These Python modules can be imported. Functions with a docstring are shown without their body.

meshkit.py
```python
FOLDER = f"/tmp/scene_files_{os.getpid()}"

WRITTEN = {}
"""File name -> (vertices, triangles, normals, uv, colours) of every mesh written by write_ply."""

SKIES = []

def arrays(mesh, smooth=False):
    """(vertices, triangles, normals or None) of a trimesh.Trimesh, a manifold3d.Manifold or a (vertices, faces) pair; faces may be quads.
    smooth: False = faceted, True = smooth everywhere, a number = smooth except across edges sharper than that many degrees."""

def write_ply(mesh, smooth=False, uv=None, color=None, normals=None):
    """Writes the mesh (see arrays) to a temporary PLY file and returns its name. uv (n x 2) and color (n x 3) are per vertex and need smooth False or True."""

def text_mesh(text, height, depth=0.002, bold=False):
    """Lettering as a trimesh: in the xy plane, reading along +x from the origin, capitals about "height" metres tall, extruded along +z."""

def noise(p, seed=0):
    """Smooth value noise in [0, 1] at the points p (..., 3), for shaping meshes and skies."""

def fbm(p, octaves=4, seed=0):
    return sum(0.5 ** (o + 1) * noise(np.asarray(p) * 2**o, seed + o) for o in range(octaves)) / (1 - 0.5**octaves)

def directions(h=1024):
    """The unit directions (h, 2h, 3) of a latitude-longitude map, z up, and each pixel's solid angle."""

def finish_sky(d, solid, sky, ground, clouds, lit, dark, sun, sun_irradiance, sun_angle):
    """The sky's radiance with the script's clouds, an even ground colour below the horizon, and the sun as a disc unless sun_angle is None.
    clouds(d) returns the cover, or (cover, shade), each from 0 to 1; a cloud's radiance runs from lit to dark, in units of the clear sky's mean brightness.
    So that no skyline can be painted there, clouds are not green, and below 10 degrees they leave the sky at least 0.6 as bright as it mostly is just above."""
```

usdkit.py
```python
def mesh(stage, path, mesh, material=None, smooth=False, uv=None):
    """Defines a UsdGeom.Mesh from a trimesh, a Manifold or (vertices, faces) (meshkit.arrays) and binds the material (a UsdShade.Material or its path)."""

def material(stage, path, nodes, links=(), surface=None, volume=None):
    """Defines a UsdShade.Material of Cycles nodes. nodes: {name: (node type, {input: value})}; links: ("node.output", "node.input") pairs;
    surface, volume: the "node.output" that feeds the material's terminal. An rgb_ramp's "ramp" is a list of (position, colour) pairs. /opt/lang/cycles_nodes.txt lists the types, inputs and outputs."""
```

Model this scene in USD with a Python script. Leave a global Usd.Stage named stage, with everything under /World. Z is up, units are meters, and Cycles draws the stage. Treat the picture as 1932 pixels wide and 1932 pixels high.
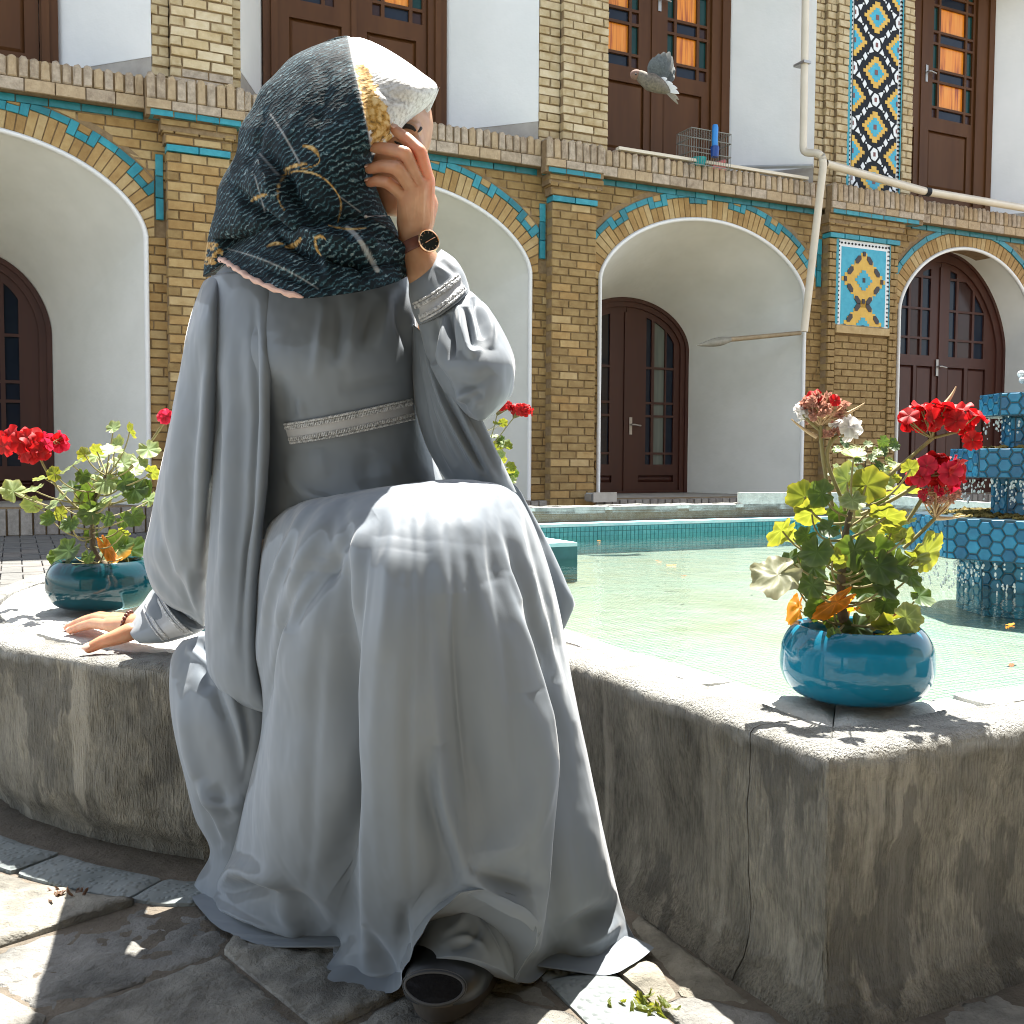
import math, random, numpy as np, trimesh, usdkit, meshkit
from pxr import Usd, UsdGeom, UsdLux, UsdShade, Gf, Sdf, Vt
import shapely
from shapely.geometry import Polygon, LineString, Point, box as sbox
from shapely.ops import unary_union
import manifold3d as m3
from scipy.interpolate import PchipInterpolator, CubicSpline
from scipy.spatial import Voronoi, cKDTree

stage = Usd.Stage.CreateInMemory()
UsdGeom.SetStageUpAxis(stage, 'Z'); UsdGeom.SetStageMetersPerUnit(stage, 1.0)
W = UsdGeom.Xform.Define(stage, '/World'); stage.SetDefaultPrim(W.GetPrim())
UsdGeom.Scope.Define(stage, '/World/Looks')
# ---------------------------------------------------------------- camera (a phone held about 0.6 m above the paving)
F = 1930.0; HC = 0.63; PITCH = math.atan(101 / F); ROLL = 0.005
fwd = np.array([0, math.cos(PITCH), -math.sin(PITCH)]); _up = np.array([0, math.sin(PITCH), math.cos(PITCH)]); _rt = np.array([1.0, 0, 0])
rt = math.cos(ROLL) * _rt + math.sin(ROLL) * _up; up = math.cos(ROLL) * _up - math.sin(ROLL) * _rt
EYE = np.array([0, 0, HC])
cam = UsdGeom.Camera.Define(stage, '/World/camera')
cam.CreateHorizontalApertureAttr(36.0); cam.CreateVerticalApertureAttr(36.0); cam.CreateFocalLengthAttr(36.0 * F / 1932)
cam.CreateClippingRangeAttr(Gf.Vec2f(0.05, 500)); cam.CreateFStopAttr(0.0); cam.CreateFocusDistanceAttr(1.5)
cam.AddTransformOp().Set(Gf.Matrix4d(*rt, 0, *up, 0, *(-fwd), 0, *EYE, 1))
EXPOSURE = 2.02
cam.CreateExposureAttr(EXPOSURE)
# ---------------------------------------------------------------- sun and sky
SUN = np.array([0.11, 0.38, 1.0]); SUN /= np.linalg.norm(SUN)
ELEV = math.asin(SUN[2]); ROT = math.atan2(SUN[0], SUN[1])
sun = UsdLux.DistantLight.Define(stage, '/World/sun')
sun.CreateIntensityAttr(1.25); sun.CreateAngleAttr(0.5); sun.CreateColorAttr(Gf.Vec3f(1.0, 0.95, 0.87))
sun.GetPrim().CreateAttribute('inputs:normalize', Sdf.ValueTypeNames.Bool).Set(True)
_z = SUN; _x = np.cross([0, 0, 1.0], _z); _x /= np.linalg.norm(_x); _y = np.cross(_z, _x)
sun.AddTransformOp().Set(Gf.Matrix4d(*_x, 0, *_y, 0, *_z, 0, 0, 0, 20, 1))
usdkit.material(stage, '/World/Looks/sky', {'s': ('sky_texture', {'sky_type': 'single_scattering', 'sun_disc': False, 'sun_elevation': ELEV, 'sun_rotation': ROT, 'aerosol_density': 1.4}),
    'b': ('background_shader', {'strength': 0.085}), 'h': ('hsv', {'saturation': 0.6}), 'w': ('mix', {'mix_type': 'multiply', 'fac': 1.0, 'color2': (1.02, 1.0, 0.96)})}, [('s.color', 'h.color'), ('h.color', 'w.color1'), ('w.color', 'b.color')], surface='b.background')
sky = UsdLux.DomeLight.Define(stage, '/World/sky')
UsdShade.MaterialBindingAPI.Apply(sky.GetPrim()).Bind(UsdShade.Material.Get(stage, '/World/Looks/sky'))
sky.GetPrim().SetCustomDataByKey('kind', 'structure')
# ---------------------------------------------------------------- helpers
def ray(x, y): return rt * (x - 966) / F + up * (966 - y) / F + fwd            # measured on the photograph at 1932 px
def atY(x, y, Y): d = ray(x, y); return EYE + d * Y / d[1]
def atz(x, y, z): d = ray(x, y); return EYE + d * (z - HC) / d[2]
def proj(P):
    d = np.asarray(P, float) - EYE; z = d @ fwd
    return np.stack([966 + F * (d @ rt) / z, 966 - F * (d @ up) / z], -1)
RNG = np.random.default_rng(7); random.seed(7)
_count = {}
def numbered(parent, name):
    k = (parent, name); n = _count.get(k, 0); _count[k] = n + 1
    return f'{parent}/{name}' + (f'_{n:03d}' if n else '')
def path_of(p): return '/World' if p is None else str(p.GetPath())
def tag(o, label=None, cat=None, group=None, kind=None):
    for k, v in (('label', label), ('category', cat), ('group', group), ('kind', kind)):
        if v: o.SetCustomDataByKey(k, v)
    return o
def obj(name, mesh, m, parent=None, smooth=False, label=None, cat=None, group=None, kind=None, colors=None, uv=None):
    if isinstance(mesh, list): mesh = cat_meshes(mesh)
    p = usdkit.mesh(stage, numbered(path_of(parent), name), mesh, m, smooth=smooth, uv=uv)
    if colors is not None:
        pv = UsdGeom.PrimvarsAPI(p).CreatePrimvar('tint', Sdf.ValueTypeNames.Color3fArray, 'vertex')
        pv.Set(Vt.Vec3fArray.FromNumpy(np.asarray(colors, np.float32)))
    return tag(p.GetPrim(), label, cat, group, kind)
def thing(name, label, cat, loc=(0, 0, 0), rotz=0.0, group=None):
    x = UsdGeom.Xform.Define(stage, numbered('/World', name)); x.AddTranslateOp().Set(Gf.Vec3d(*map(float, loc)))
    if rotz: x.AddRotateZOp().Set(float(rotz))
    return tag(x.GetPrim(), label, cat, group)
def cat_meshes(ms): return trimesh.util.concatenate(ms)
def M(v, f): return trimesh.Trimesh(np.asarray(v, float), np.asarray(f, int), process=False)
def bx(x0, x1, y0, y1, z0, z1):
    b = trimesh.creation.box([x1 - x0, y1 - y0, z1 - z0]); b.apply_translation([(x0 + x1) / 2, (y0 + y1) / 2, (z0 + z1) / 2]); return b
def grid_faces(nu, nv, closed_v=False):
    i, j = np.meshgrid(np.arange(nu - 1), np.arange(nv if closed_v else nv - 1), indexing='ij'); j2 = (j + 1) % nv
    a, b, c, d = i * nv + j, i * nv + j2, (i + 1) * nv + j2, (i + 1) * nv + j
    return np.concatenate([np.stack([a, b, c], -1).reshape(-1, 3), np.stack([a, c, d], -1).reshape(-1, 3)])
def tube(pts, r, n=8, cap=True):
    pts = np.asarray(pts, float); k = len(pts); r = np.broadcast_to(r, (k,))
    t = np.gradient(pts, axis=0); t /= np.linalg.norm(t, axis=1, keepdims=True) + 1e-12
    a = np.array([0, 0, 1.0]) if abs(t[0][2]) < 0.9 else np.array([1.0, 0, 0]); N = []
    for i in range(k):
        a = a - t[i] * (a @ t[i]); a /= np.linalg.norm(a) + 1e-12; N.append(a)
    N = np.array(N); B = np.cross(t, N); th = np.linspace(0, 2 * np.pi, n, endpoint=False)
    v = pts[:, None] + r[:, None, None] * (np.cos(th)[None, :, None] * N[:, None] + np.sin(th)[None, :, None] * B[:, None])
    v = v.reshape(-1, 3); f = grid_faces(k, n, True)[:, ::-1]
    if cap:
        v = np.vstack([v, pts[0], pts[-1]]); j = np.arange(n); j2 = (j + 1) % n
        f = np.vstack([f, np.stack([np.full(n, k * n), j, j2], -1)[:, ::-1][:, [0, 1, 2]], np.stack([np.full(n, k * n + 1), (k - 1) * n + j2, (k - 1) * n + j], -1)[:, ::-1]])
    m = M(v, f); m.fix_normals() if False else None
    return m
def spline(pts, n):
    pts = np.asarray(pts, float); d = np.r_[0, np.cumsum(np.linalg.norm(np.diff(pts, axis=0), axis=1))]
    return CubicSpline(d, pts)(np.linspace(0, d[-1], n)) if len(pts) > 2 else np.linspace(pts[0], pts[-1], n)
def lathe(profile, n=48, loc=(0, 0, 0)):
    p = np.asarray(profile, float); th = np.linspace(0, 2 * np.pi, n, endpoint=False)
    v = np.stack([p[:, 0, None] * np.cos(th), p[:, 0, None] * np.sin(th), np.repeat(p[:, 1, None], n, 1)], -1).reshape(-1, 3) + np.asarray(loc)
    return M(v, grid_faces(len(p), n, True))
# ---------------------------------------------------------------- materials
def L(n): return '/World/Looks/' + n
def mat(name, c0, c1=None, scale=8.0, rough=0.7, bump=0.0, bscale=60.0, bdist=0.004, detail=5, stretch=(1, 1, 1), island=0.0, ramp=None, **pr):
    """two tones mixed by noise in world space, with fine relief"""
    c1 = c1 or c0
    nodes = {'g': ('geometry', {}), 'mp': ('mapping', {'scale': stretch}), 'n': ('noise_texture', {'scale': scale, 'detail': detail, 'roughness': 0.62}),
        'r': ('rgb_ramp', {'ramp': ramp or [(0.3, c0), (0.7, c1)]}), 'p': ('principled_bsdf', {'roughness': rough, **pr})}
    links = [('g.position', 'mp.vector'), ('mp.vector', 'n.vector'), ('n.fac', 'r.fac')]
    out = 'r.color'
    if island:
        nodes['ir'] = ('map_range', {'from_min': 0.0, 'from_max': 1.0, 'to_min': 1 - island, 'to_max': 1 + island * 0.6}); nodes['im'] = ('mix', {'mix_type': 'multiply', 'fac': 1.0}); nodes['cc'] = ('combine_color', {})
        links += [('g.random_per_island', 'ir.value'), ('ir.result', 'cc.r'), ('ir.result', 'cc.g'), ('ir.result', 'cc.b'), (out, 'im.color1'), ('cc.color', 'im.color2')]; out = 'im.color'
    links.append((out, 'p.base_color'))
    if bump:
        nodes['bn'] = ('noise_texture', {'scale': bscale, 'detail': 6, 'roughness': 0.65}); nodes['b'] = ('bump', {'strength': bump, 'distance': bdist})
        links += [('mp.vector', 'bn.vector'), ('bn.fac', 'b.height'), ('b.normal', 'p.normal')]
    return usdkit.material(stage, L(name), nodes, links, surface='p.BSDF')
BRICKS = []
for k, (a, b) in enumerate([((.32, .19, .064), (.43, .28, .105)), ((.36, .225, .082), (.47, .33, .14)), ((.27, .155, .048), (.38, .24, .085)), ((.39, .265, .11), (.50, .37, .18))]):
    BRICKS.append(mat(f'buff_brick_{"abcd"[k]}', a, b, 14, .85, .6, 70, .006))
PALE = []
for k, (a, b) in enumerate([((.50, .385, .21), (.63, .515, .32)), ((.54, .43, .25), (.66, .56, .38)), ((.44, .325, .16), (.58, .455, .26))]):
    PALE.append(mat(f'pale_brick_{"abc"[k]}', a, b, 14, .85, .6, 60, .008))
BRICKMIX = mat('buff_brickwork', (.29, .175, .056), (.48, .33, .13), 9, .85, .6, 70, .006, island=.25)
PALEMIX = mat('pale_brickwork', (.45, .32, .145), (.70, .58, .36), 9, .85, .6, 70, .006, island=.2)
MORTAR = mat('mortar', (.19, .125, .06), (.29, .205, .11), 20, .95, .6, 90, .006)
GREYBRICK = [mat(f'weathered_brick_{"abc"[k]}', a, b, 18, .9, .8, 60, .01) for k, (a, b) in enumerate([((.24, .18, .12), (.50, .40, .28)), ((.30, .24, .17), (.56, .46, .34)), ((.36, .26, .15), (.50, .38, .23))])]
DARKBRICK = [mat(f'grey_brick_{"ab"[k]}', a, b, 22, .9, .6, 60, .008) for k, (a, b) in enumerate([((.16, .14, .12), (.27, .24, .21)), ((.20, .18, .15), (.33, .30, .26))])]
PLASTER = mat('white_plaster', (.76, .77, .74), (.84, .84, .81), 1.6, .85, .25, 18, .012, detail=9)
GREYPL = mat('grey_render', (.34, .31, .27), (.46, .43, .38), 6, .9, .4, 40, .006)
TILE = [mat(f'turquoise_tile_{"abc"[k]}', a, b, 16, .32, .12, 30, .003) for k, (a, b) in enumerate([((.015, .19, .24), (.03, .27, .33)), ((.02, .23, .29), (.045, .33, .39)), ((.012, .14, .17), (.025, .21, .25))])]
WOOD = mat('brown_painted_wood', (.072, .026, .007), (.105, .042, .012), 5, .5, specular_ior_level=.25, bump=0 or .15, bscale=30, bdist=.003, stretch=(1, 1, .15))
WOOD2 = mat('dark_red_brown_wood', (.042, .011, .006), (.062, .017, .009), 5, .5, .15, 30, .003, stretch=(1, 1, .15))
GDARK = mat('dark_blue_glass', (.008, .012, .022), (.014, .02, .03), 3, .12, specular_ior_level=.25)
GGREEN = mat('dark_green_glass', (.006, .03, .026), (.01, .045, .04), 3, .12, specular_ior_level=.25)
GBROWN = mat('dark_brown_glass', (.03, .014, .012), (.045, .022, .018), 3, .15, specular_ior_level=.25)
GGREY = mat('grey_curtained_glass', (.10, .12, .10), (.16, .18, .15), 3, .2, stretch=(6, 6, .4))
GORANGE = mat('orange_glass', (.42, .09, .008), (.80, .30, .03), 11, .25, detail=2, stretch=(2.2, 2.2, .12), ramp=[(0.3, (.34, .06, .004)), (.48, (.80, .25, .012)), (.7, (.86, .34, .035))])
MWHITE = mat('white_glazed_tile', (.72, .74, .72), None, 3, .3); MBLACK = mat('black_glazed_tile', (.010, .011, .013), None, 3, .35, specular_ior_level=.15)
MYELLOW = mat('yellow_glazed_tile', (.58, .33, .03), (.68, .42, .05), 12, .32); MBLUE = mat('blue_glazed_tile', (.02, .30, .42), (.05, .40, .52), 12, .3); MRED = mat('maroon_glazed_tile', (.16, .05, .04), None, 3, .35)
CREAM = mat('cream_pipe_paint', (.62, .55, .42), (.70, .63, .50), 4, .5)
METAL = mat('dull_metal', (.35, .34, .32), (.45, .44, .42), 8, .45, metallic=.8)
GREYMETAL = mat('grey_painted_metal', (.36, .38, .38), (.44, .46, .46), 8, .5)
# ---------------------------------------------------------------- the courtyard house (local frame: x along the facade, -y outwards, z up)
ANG = math.degrees(math.atan2(.438, .899)); UA = np.array([.899, .438, 0]) / math.hypot(.899, .438); NA = np.array([UA[1], -UA[0], 0]); OA = np.array([-3.71, 8.27, 0])
def fw(s, w, z): return OA + UA * s + NA * w + np.array([0, 0, z])
PLASTER2 = mat('aged_white_plaster', (.66, .665, .60), (.80, .80, .74), 1.1, .88, .25, 18, .012, detail=9)
house = thing('courtyard_house', 'two-storey buff brick house with white plastered arches and turquoise tile bands behind the pool', 'house', OA, ANG)
def slab(poly, w0, w1):
    ms = []
    for g in getattr(poly, 'geoms', [poly]):
        if g.geom_type != 'Polygon' or g.area < 1e-6: continue
        m = trimesh.creation.extrude_polygon(g, w1 - w0, engine='earcut'); v = m.vertices
        ms.append(M(np.stack([v[:, 0], -(w0 + v[:, 2]), v[:, 1]], -1), m.faces))
    return cat_meshes(ms)
def chip(pts, w0, w1, inset=.004, jit=0.0):
    """a brick or tile: convex outline in (s, z), its front face with a small chamfer"""
    p = np.asarray(pts, float); n = len(p); c = p.mean(0); r = np.linalg.norm(p - c, axis=1, keepdims=True)
    q = c + (p - c) * (1 - inset / np.maximum(r, 1e-6) * 1.3)
    if jit: q = q + RNG.normal(0, jit, q.shape); p = p + RNG.normal(0, jit * .6, p.shape)
    tilt = RNG.normal(0, jit * 1.2, n) if jit else np.zeros(n)
    v = np.vstack([np.c_[p[:, 0], np.full(n, -w0), p[:, 1]], np.c_[p[:, 0], np.full(n, -(w1 - inset)), p[:, 1]], np.c_[q[:, 0], -(w1 + tilt), q[:, 1]]])
    f = []
    for k in (0, n):
        for i in range(n): j = (i + 1) % n; f += [(k + i, k + j, k + n + j), (k + i, k + n + j, k + n + i)]
    for i in range(1, n - 1): f.append((2 * n, 2 * n + i, 2 * n + i + 1))
    m = M(v, f)
    a = .5 * np.sum(p[:, 0] * np.roll(p[:, 1], -1) - np.roll(p[:, 0], -1) * p[:, 1])
    if a < 0: m.faces = m.faces[:, ::-1]
    return m
def rect(s0, s1, z0, z1): return [(s0, z0), (s1, z0), (s1, z1), (s0, z1)]
BR = []                                             # every brick of the house: (seen size, mesh, material, parent)
def seen(s, w, z, area):
    P = fw(s, w, z); d = np.linalg.norm(P - EYE); x, y = proj(P)
    inside = -30 < x < 1960 and -30 < y < 1960 and not (430 < x < 800 and y > 90) and not (y > 950)
    return area / d ** 2 * (1 if inside else .01)
def lay(s0, s1, z0, z1, w0, w1, parent, mats, h=.078, l=.205, gap=.011, region=None, jit=.0012, phase=0.0, wj=.003):
    nz = max(1, int(round((z1 - z0) / h))); hh = (z1 - z0) / nz
    for k in range(nz):
        a, b = z0 + k * hh + gap / 2, z0 + (k + 1) * hh - gap / 2
        x = s0 - (l / 2 if (k + int(phase)) % 2 else 0) - phase % 1 * l
        while x < s1 - .01:
            ll = l * RNG.uniform(.9, 1.1); e = x + ll
            if e > s1 - .05: e = s1 + gap / 2
            c, d = max(x + gap / 2, s0), min(e - gap / 2, s1)
            if d - c > .02:
                pts = rect(c, d, a, b); ok = True
                if region is not None:
                    g = Polygon(pts).intersection(region)
                    ok = g.geom_type == 'Polygon' and g.area > .0012
                    if ok:
                        g = g.convex_hull.simplify(.003); pts = list(g.exterior.coords)[:-1]
                        if Polygon(pts).exterior.is_ccw is False: pts = pts[::-1]
                if ok: BR.append((seen((c + d) / 2, w1, (a + b) / 2, (d - c) * (b - a)), chip(pts, w0, w1 + RNG.uniform(-wj, wj), .005, jit), mats[RNG.integers(len(mats))], parent))
            x = e
ZB = .215                                           # top of the plinth
def arch_curve(c, half, spring, rise, n=48, ex=.6):
    d = np.cos(np.linspace(0, np.pi, n)) * half
    return np.c_[c + d, spring + rise * np.maximum(0, 1 - (d / half) ** 2) ** ex]
def opening(c, half, spring, rise, z0, ex=.6):
    return Polygon([(c + half, z0)] + [tuple(p) for p in arch_curve(c, half, spring, rise, 48, ex)] + [(c - half, z0)])
ARCH = [(-.61, 1.345, 2.45, .735), (2.92, 1.39, 2.45, .735), (6.45, 1.345, 2.45, .735), (10.42, 1.17, 2.42, .83)]
DOORS = [(-.61, .66, 1.76, .74, -1.58), (2.75, .8, 2.0, .57, -1.58), (6.43, .885, 1.99, .58, -1.58), (10.40, 1.17, 2.05, 1.24, -.40)]
S0, S1 = -2.6, 14.0
holes = unary_union([opening(*a, ZB) for a in ARCH])
wall = obj('wall', slab(sbox(S0, ZB, S1, 3.42).difference(holes), -.25, -.012), MORTAR, house)
obj('wall', slab(sbox(S0, 0, S1, ZB), -.25, .02), MORTAR, house)
# arches: ring of header bricks, stepped turquoise key band, white plaster vault narrowing to the door
def ring_xy(c, half, spring, rise):
    p = arch_curve(c, half, spring, rise, 400); t = np.gradient(p, axis=0); t /= np.linalg.norm(t, axis=1, keepdims=True)
    nrm = np.c_[t[:, 1], -t[:, 0]]; L_ = np.r_[0, np.cumsum(np.linalg.norm(np.diff(p, axis=0), axis=1))]
    # smooth the normals so that the courses fan evenly
    k = np.ones(31) / 31; nrm = np.c_[np.convolve(np.pad(nrm[:, 0], 15, 'edge'), k, 'valid'), np.convolve(np.pad(nrm[:, 1], 15, 'edge'), k, 'valid')]; nrm /= np.linalg.norm(nrm, axis=1, keepdims=True)
    f = lambda u, r: np.array([np.interp(u, L_, p[:, i]) + r * np.interp(u, L_, nrm[:, i]) for i in (0, 1)])
    return f, L_[-1]
LIM = [(-2.6, .805), (1.43, 4.40), (5.0, 7.95), (9.12, 13)]
ring_zone = []
for k, a in enumerate(ARCH):
    f, Ltot = ring_xy(*a); lim = sbox(LIM[k][0] if k else -3, ZB, LIM[k][1], 3.398)
    sgn = 1 if f(Ltot / 2, .2)[1] > f(Ltot / 2, 0)[1] else -1
    g = lambda u, r: f(u, sgn * r)
    c, half, spring, rise = a; dc, dh, dsp, dr, dw = DOORS[k]
    A = arch_curve(c, half, spring, rise, 48); B = arch_curve(dc, dh, dsp, dr, 48, .55 if k < 3 else .6)
    A = np.vstack([[c + half, ZB], [c + half, (ZB + spring) / 2], A, [c - half, (ZB + spring) / 2], [c - half, ZB]]); B = np.vstack([[dc + dh, ZB], [dc + dh, (ZB + dsp) / 2], B, [dc - dh, (ZB + dsp) / 2], [dc - dh, ZB]])
    nt = 14; V = []
    for t in np.linspace(0, 1, nt):
        q = A * (1 - t) + B * t
        V.append(np.c_[q[:, 0], np.full(len(q), -(.012 + t * (dw - .012))), q[:, 1]])
    rim = A.copy(); ctr = np.array([c, 1.4]); V = np.array(V)
    vault = obj('arch_vault', M(V.reshape(-1, 3), grid_faces(nt, len(A))[:, ::-1]), PLASTER2, house, smooth=50)
    # rounded white lip round the opening
    obj('plaster_lip', tube(np.c_[A[:, 0], np.full(len(A), -.006), A[:, 1]], .022, 8), PLASTER, vault, smooth=True)
    floor_ = Polygon([(c - half, 0), (c + half, 0), (dc + dh, dw), (dc - dh, dw)])
    fl = trimesh.creation.extrude_polygon(floor_, .05, engine='earcut'); fl.vertices = np.c_[fl.vertices[:, 0], -fl.vertices[:, 1], ZB - .05 + fl.vertices[:, 2] - .003]; fl.faces = fl.faces[:, ::-1]
    obj('arch_floor', fl, GREYPL, house)
    ring = obj('arch_ring', slab(Polygon([tuple(g(u, .012)) for u in np.linspace(0, Ltot, 60)] + [tuple(g(u, .34)) for u in np.linspace(Ltot, 0, 60)]).buffer(0).intersection(lim), -.2, -.002), MORTAR, house)
    ring_zone.append(Polygon([tuple(g(u, -.02)) for u in np.linspace(0, Ltot, 80)] + [tuple(g(u, .295)) for u in np.linspace(Ltot, 0, 80)]).buffer(0.004))
    def piece(u0, u1, r0, r1, name, m, w1):
        pts = [tuple(g(u0, r0)), tuple(g(u1, r0)), tuple(g(u1, r1)), tuple(g(u0, r1))]
        P = Polygon(pts).buffer(0)
        if P.area < 1e-5: return
        G = P.intersection(lim)
        if G.geom_type != 'Polygon' or G.area < .05 * P.area: return
        pts = list(shapely.geometry.polygon.orient(G.convex_hull.simplify(.002)).exterior.coords)[:-1]
        obj(name, chip(pts, -.04, w1 + RNG.uniform(-.002, .002), .004, .0008), m, ring)
    if k < 3:
        per = .47; n = int(round(Ltot / per)); per = Ltot / n; hi, lo, th, gp = .285, .165, .058, .004
        for i in range(n):
            u = i * per; a0, a1 = u + .0, u + per * .56           # raised run, then the drop, the low run and the climb
            m_ = lambda: TILE[RNG.integers(3)]
            mid = (a0 + a1) / 2
            piece(a0 + gp, mid - gp / 2, hi - th, hi, 'turquoise_tile', m_(), .012); piece(mid + gp / 2, a1 - gp, hi - th, hi, 'turquoise_tile', m_(), .012)
            piece(a1, a1 + th, lo, hi, 'turquoise_tile', m_(), .012)
            piece(a1 + th + gp, u + per - th - gp, lo, lo + th, 'turquoise_tile', m_(), .012)
            piece(u + per - th, u + per, lo, hi, 'turquoise_tile', m_(), .012)
            piece(a1 + th + gp, u + per - th - gp, lo + th + gp, hi, 'voussoir', BRICKS[RNG.integers(4)], .006)
            for q in range(4):
                w_ = (a1 - a0) / 4; piece(a0 + q * w_ + gp, a0 + (q + 1) * w_ - gp, .02, hi - th - gp, 'voussoir', BRICKS[RNG.integers(4)], .006)
            w_ = (u + per - a1) / 3
            for q in range(3): piece(a1 + q * w_ + gp, a1 + (q + 1) * w_ - gp, .02, lo - gp, 'voussoir', BRICKS[RNG.integers(4)], .006)
    else:
        n = int(Ltot / .072)
        for i in range(n):
            u0, u1 = i * Ltot / n, (i + 1) * Ltot / n
            piece(u0 + .004, u1 - .004, .02, .19, 'voussoir', BRICKS[RNG.integers(4)], .006)
        n = int(Ltot / .22)
        for i in range(n): piece(i * Ltot / n + .003, (i + 1) * Ltot / n - .003, .20, .265, 'turquoise_tile', TILE[RNG.integers(3)], .014)
ZONE = unary_union(ring_zone)
face = sbox(S0, ZB, S1, 3.395).difference(unary_union([holes, ZONE]))
lay(S0, S1, ZB, 3.395, -.04, 0, wall, BRICKS, region=face, jit=.001)
# bands along the bays
def band(z0, z1, w0, w1, s0, s1, l, name, mats, parent, jit=.001, gap=.008):
    n = max(1, int(round((s1 - s0) / l))); d = (s1 - s0) / n
    for i in range(n): obj(name, chip(rect(s0 + i * d + gap / 2, s0 + (i + 1) * d - gap / 2, z0, z1), w0, w1 + RNG.uniform(-.003, .003), .004, jit), mats[RNG.integers(len(mats))], parent)
PIL = [(.895, 1.40), (4.49, 4.99), (8.04, 9.10)]
CAP = [(.73, 1.52), (4.38, 5.03), (7.99, 9.41)]
BAYS = [(S0, .73), (1.52, 4.38), (5.03, 7.99), (9.41, 12.6)]
cornice = obj('cornice', [bx(S0, S1, -.085, .3, 3.462, 3.715), bx(S0, S1, .0, .3, 3.39, 3.462)] + [bx(a, b, -.185, -.085, 3.40, 3.70) for a, b in CAP], MORTAR, house)
for (a, b) in BAYS:
    band(3.40, 3.458, -.05, .018, a, b, .245, 'turquoise_tile', [TILE[2], TILE[2], TILE[0]], cornice)
    band(3.464, 3.560, .0, .105, a, b, .215, 'stretcher_brick', GREYBRICK, cornice)
def soldiers(s0, s1, w, lo, hi):
    n = int(round((s1 - s0) / .078)); d = (s1 - s0) / n
    for i in range(n):
        a, b = s0 + i * d + .007, s0 + (i + 1) * d - .007; t = hi + RNG.uniform(-.012, .006); r = RNG.uniform(.015, .034); q = RNG.uniform(.3, .7)
        pts = [(a, lo), (b, lo), (b, t - r), (b - (b - a) * .22, t - r * .25), (a + (b - a) * q, t), (a + (b - a) * .15, t - r * .4), (a, t - r * 1.1)]
        obj('soldier_brick', chip(pts, 0, w + RNG.uniform(-.006, .004), .009, .0022), GREYBRICK[RNG.integers(3)], cornice)
for (a, b) in BAYS: soldiers(a, b, .105, 3.568, 3.735)
for (a, b), (c, d) in zip(CAP, PIL):
    soldiers(a, b, .205, 3.530, 3.735); band(3.452, 3.524, .1, .205, a, b, .215, 'stretcher_brick', GREYBRICK, cornice)
    band(3.400, 3.446, .05, .19, a + .03, b - .03 if b < 9 else b - .06, .2, 'turquoise_tile', TILE[:2], cornice)
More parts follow.
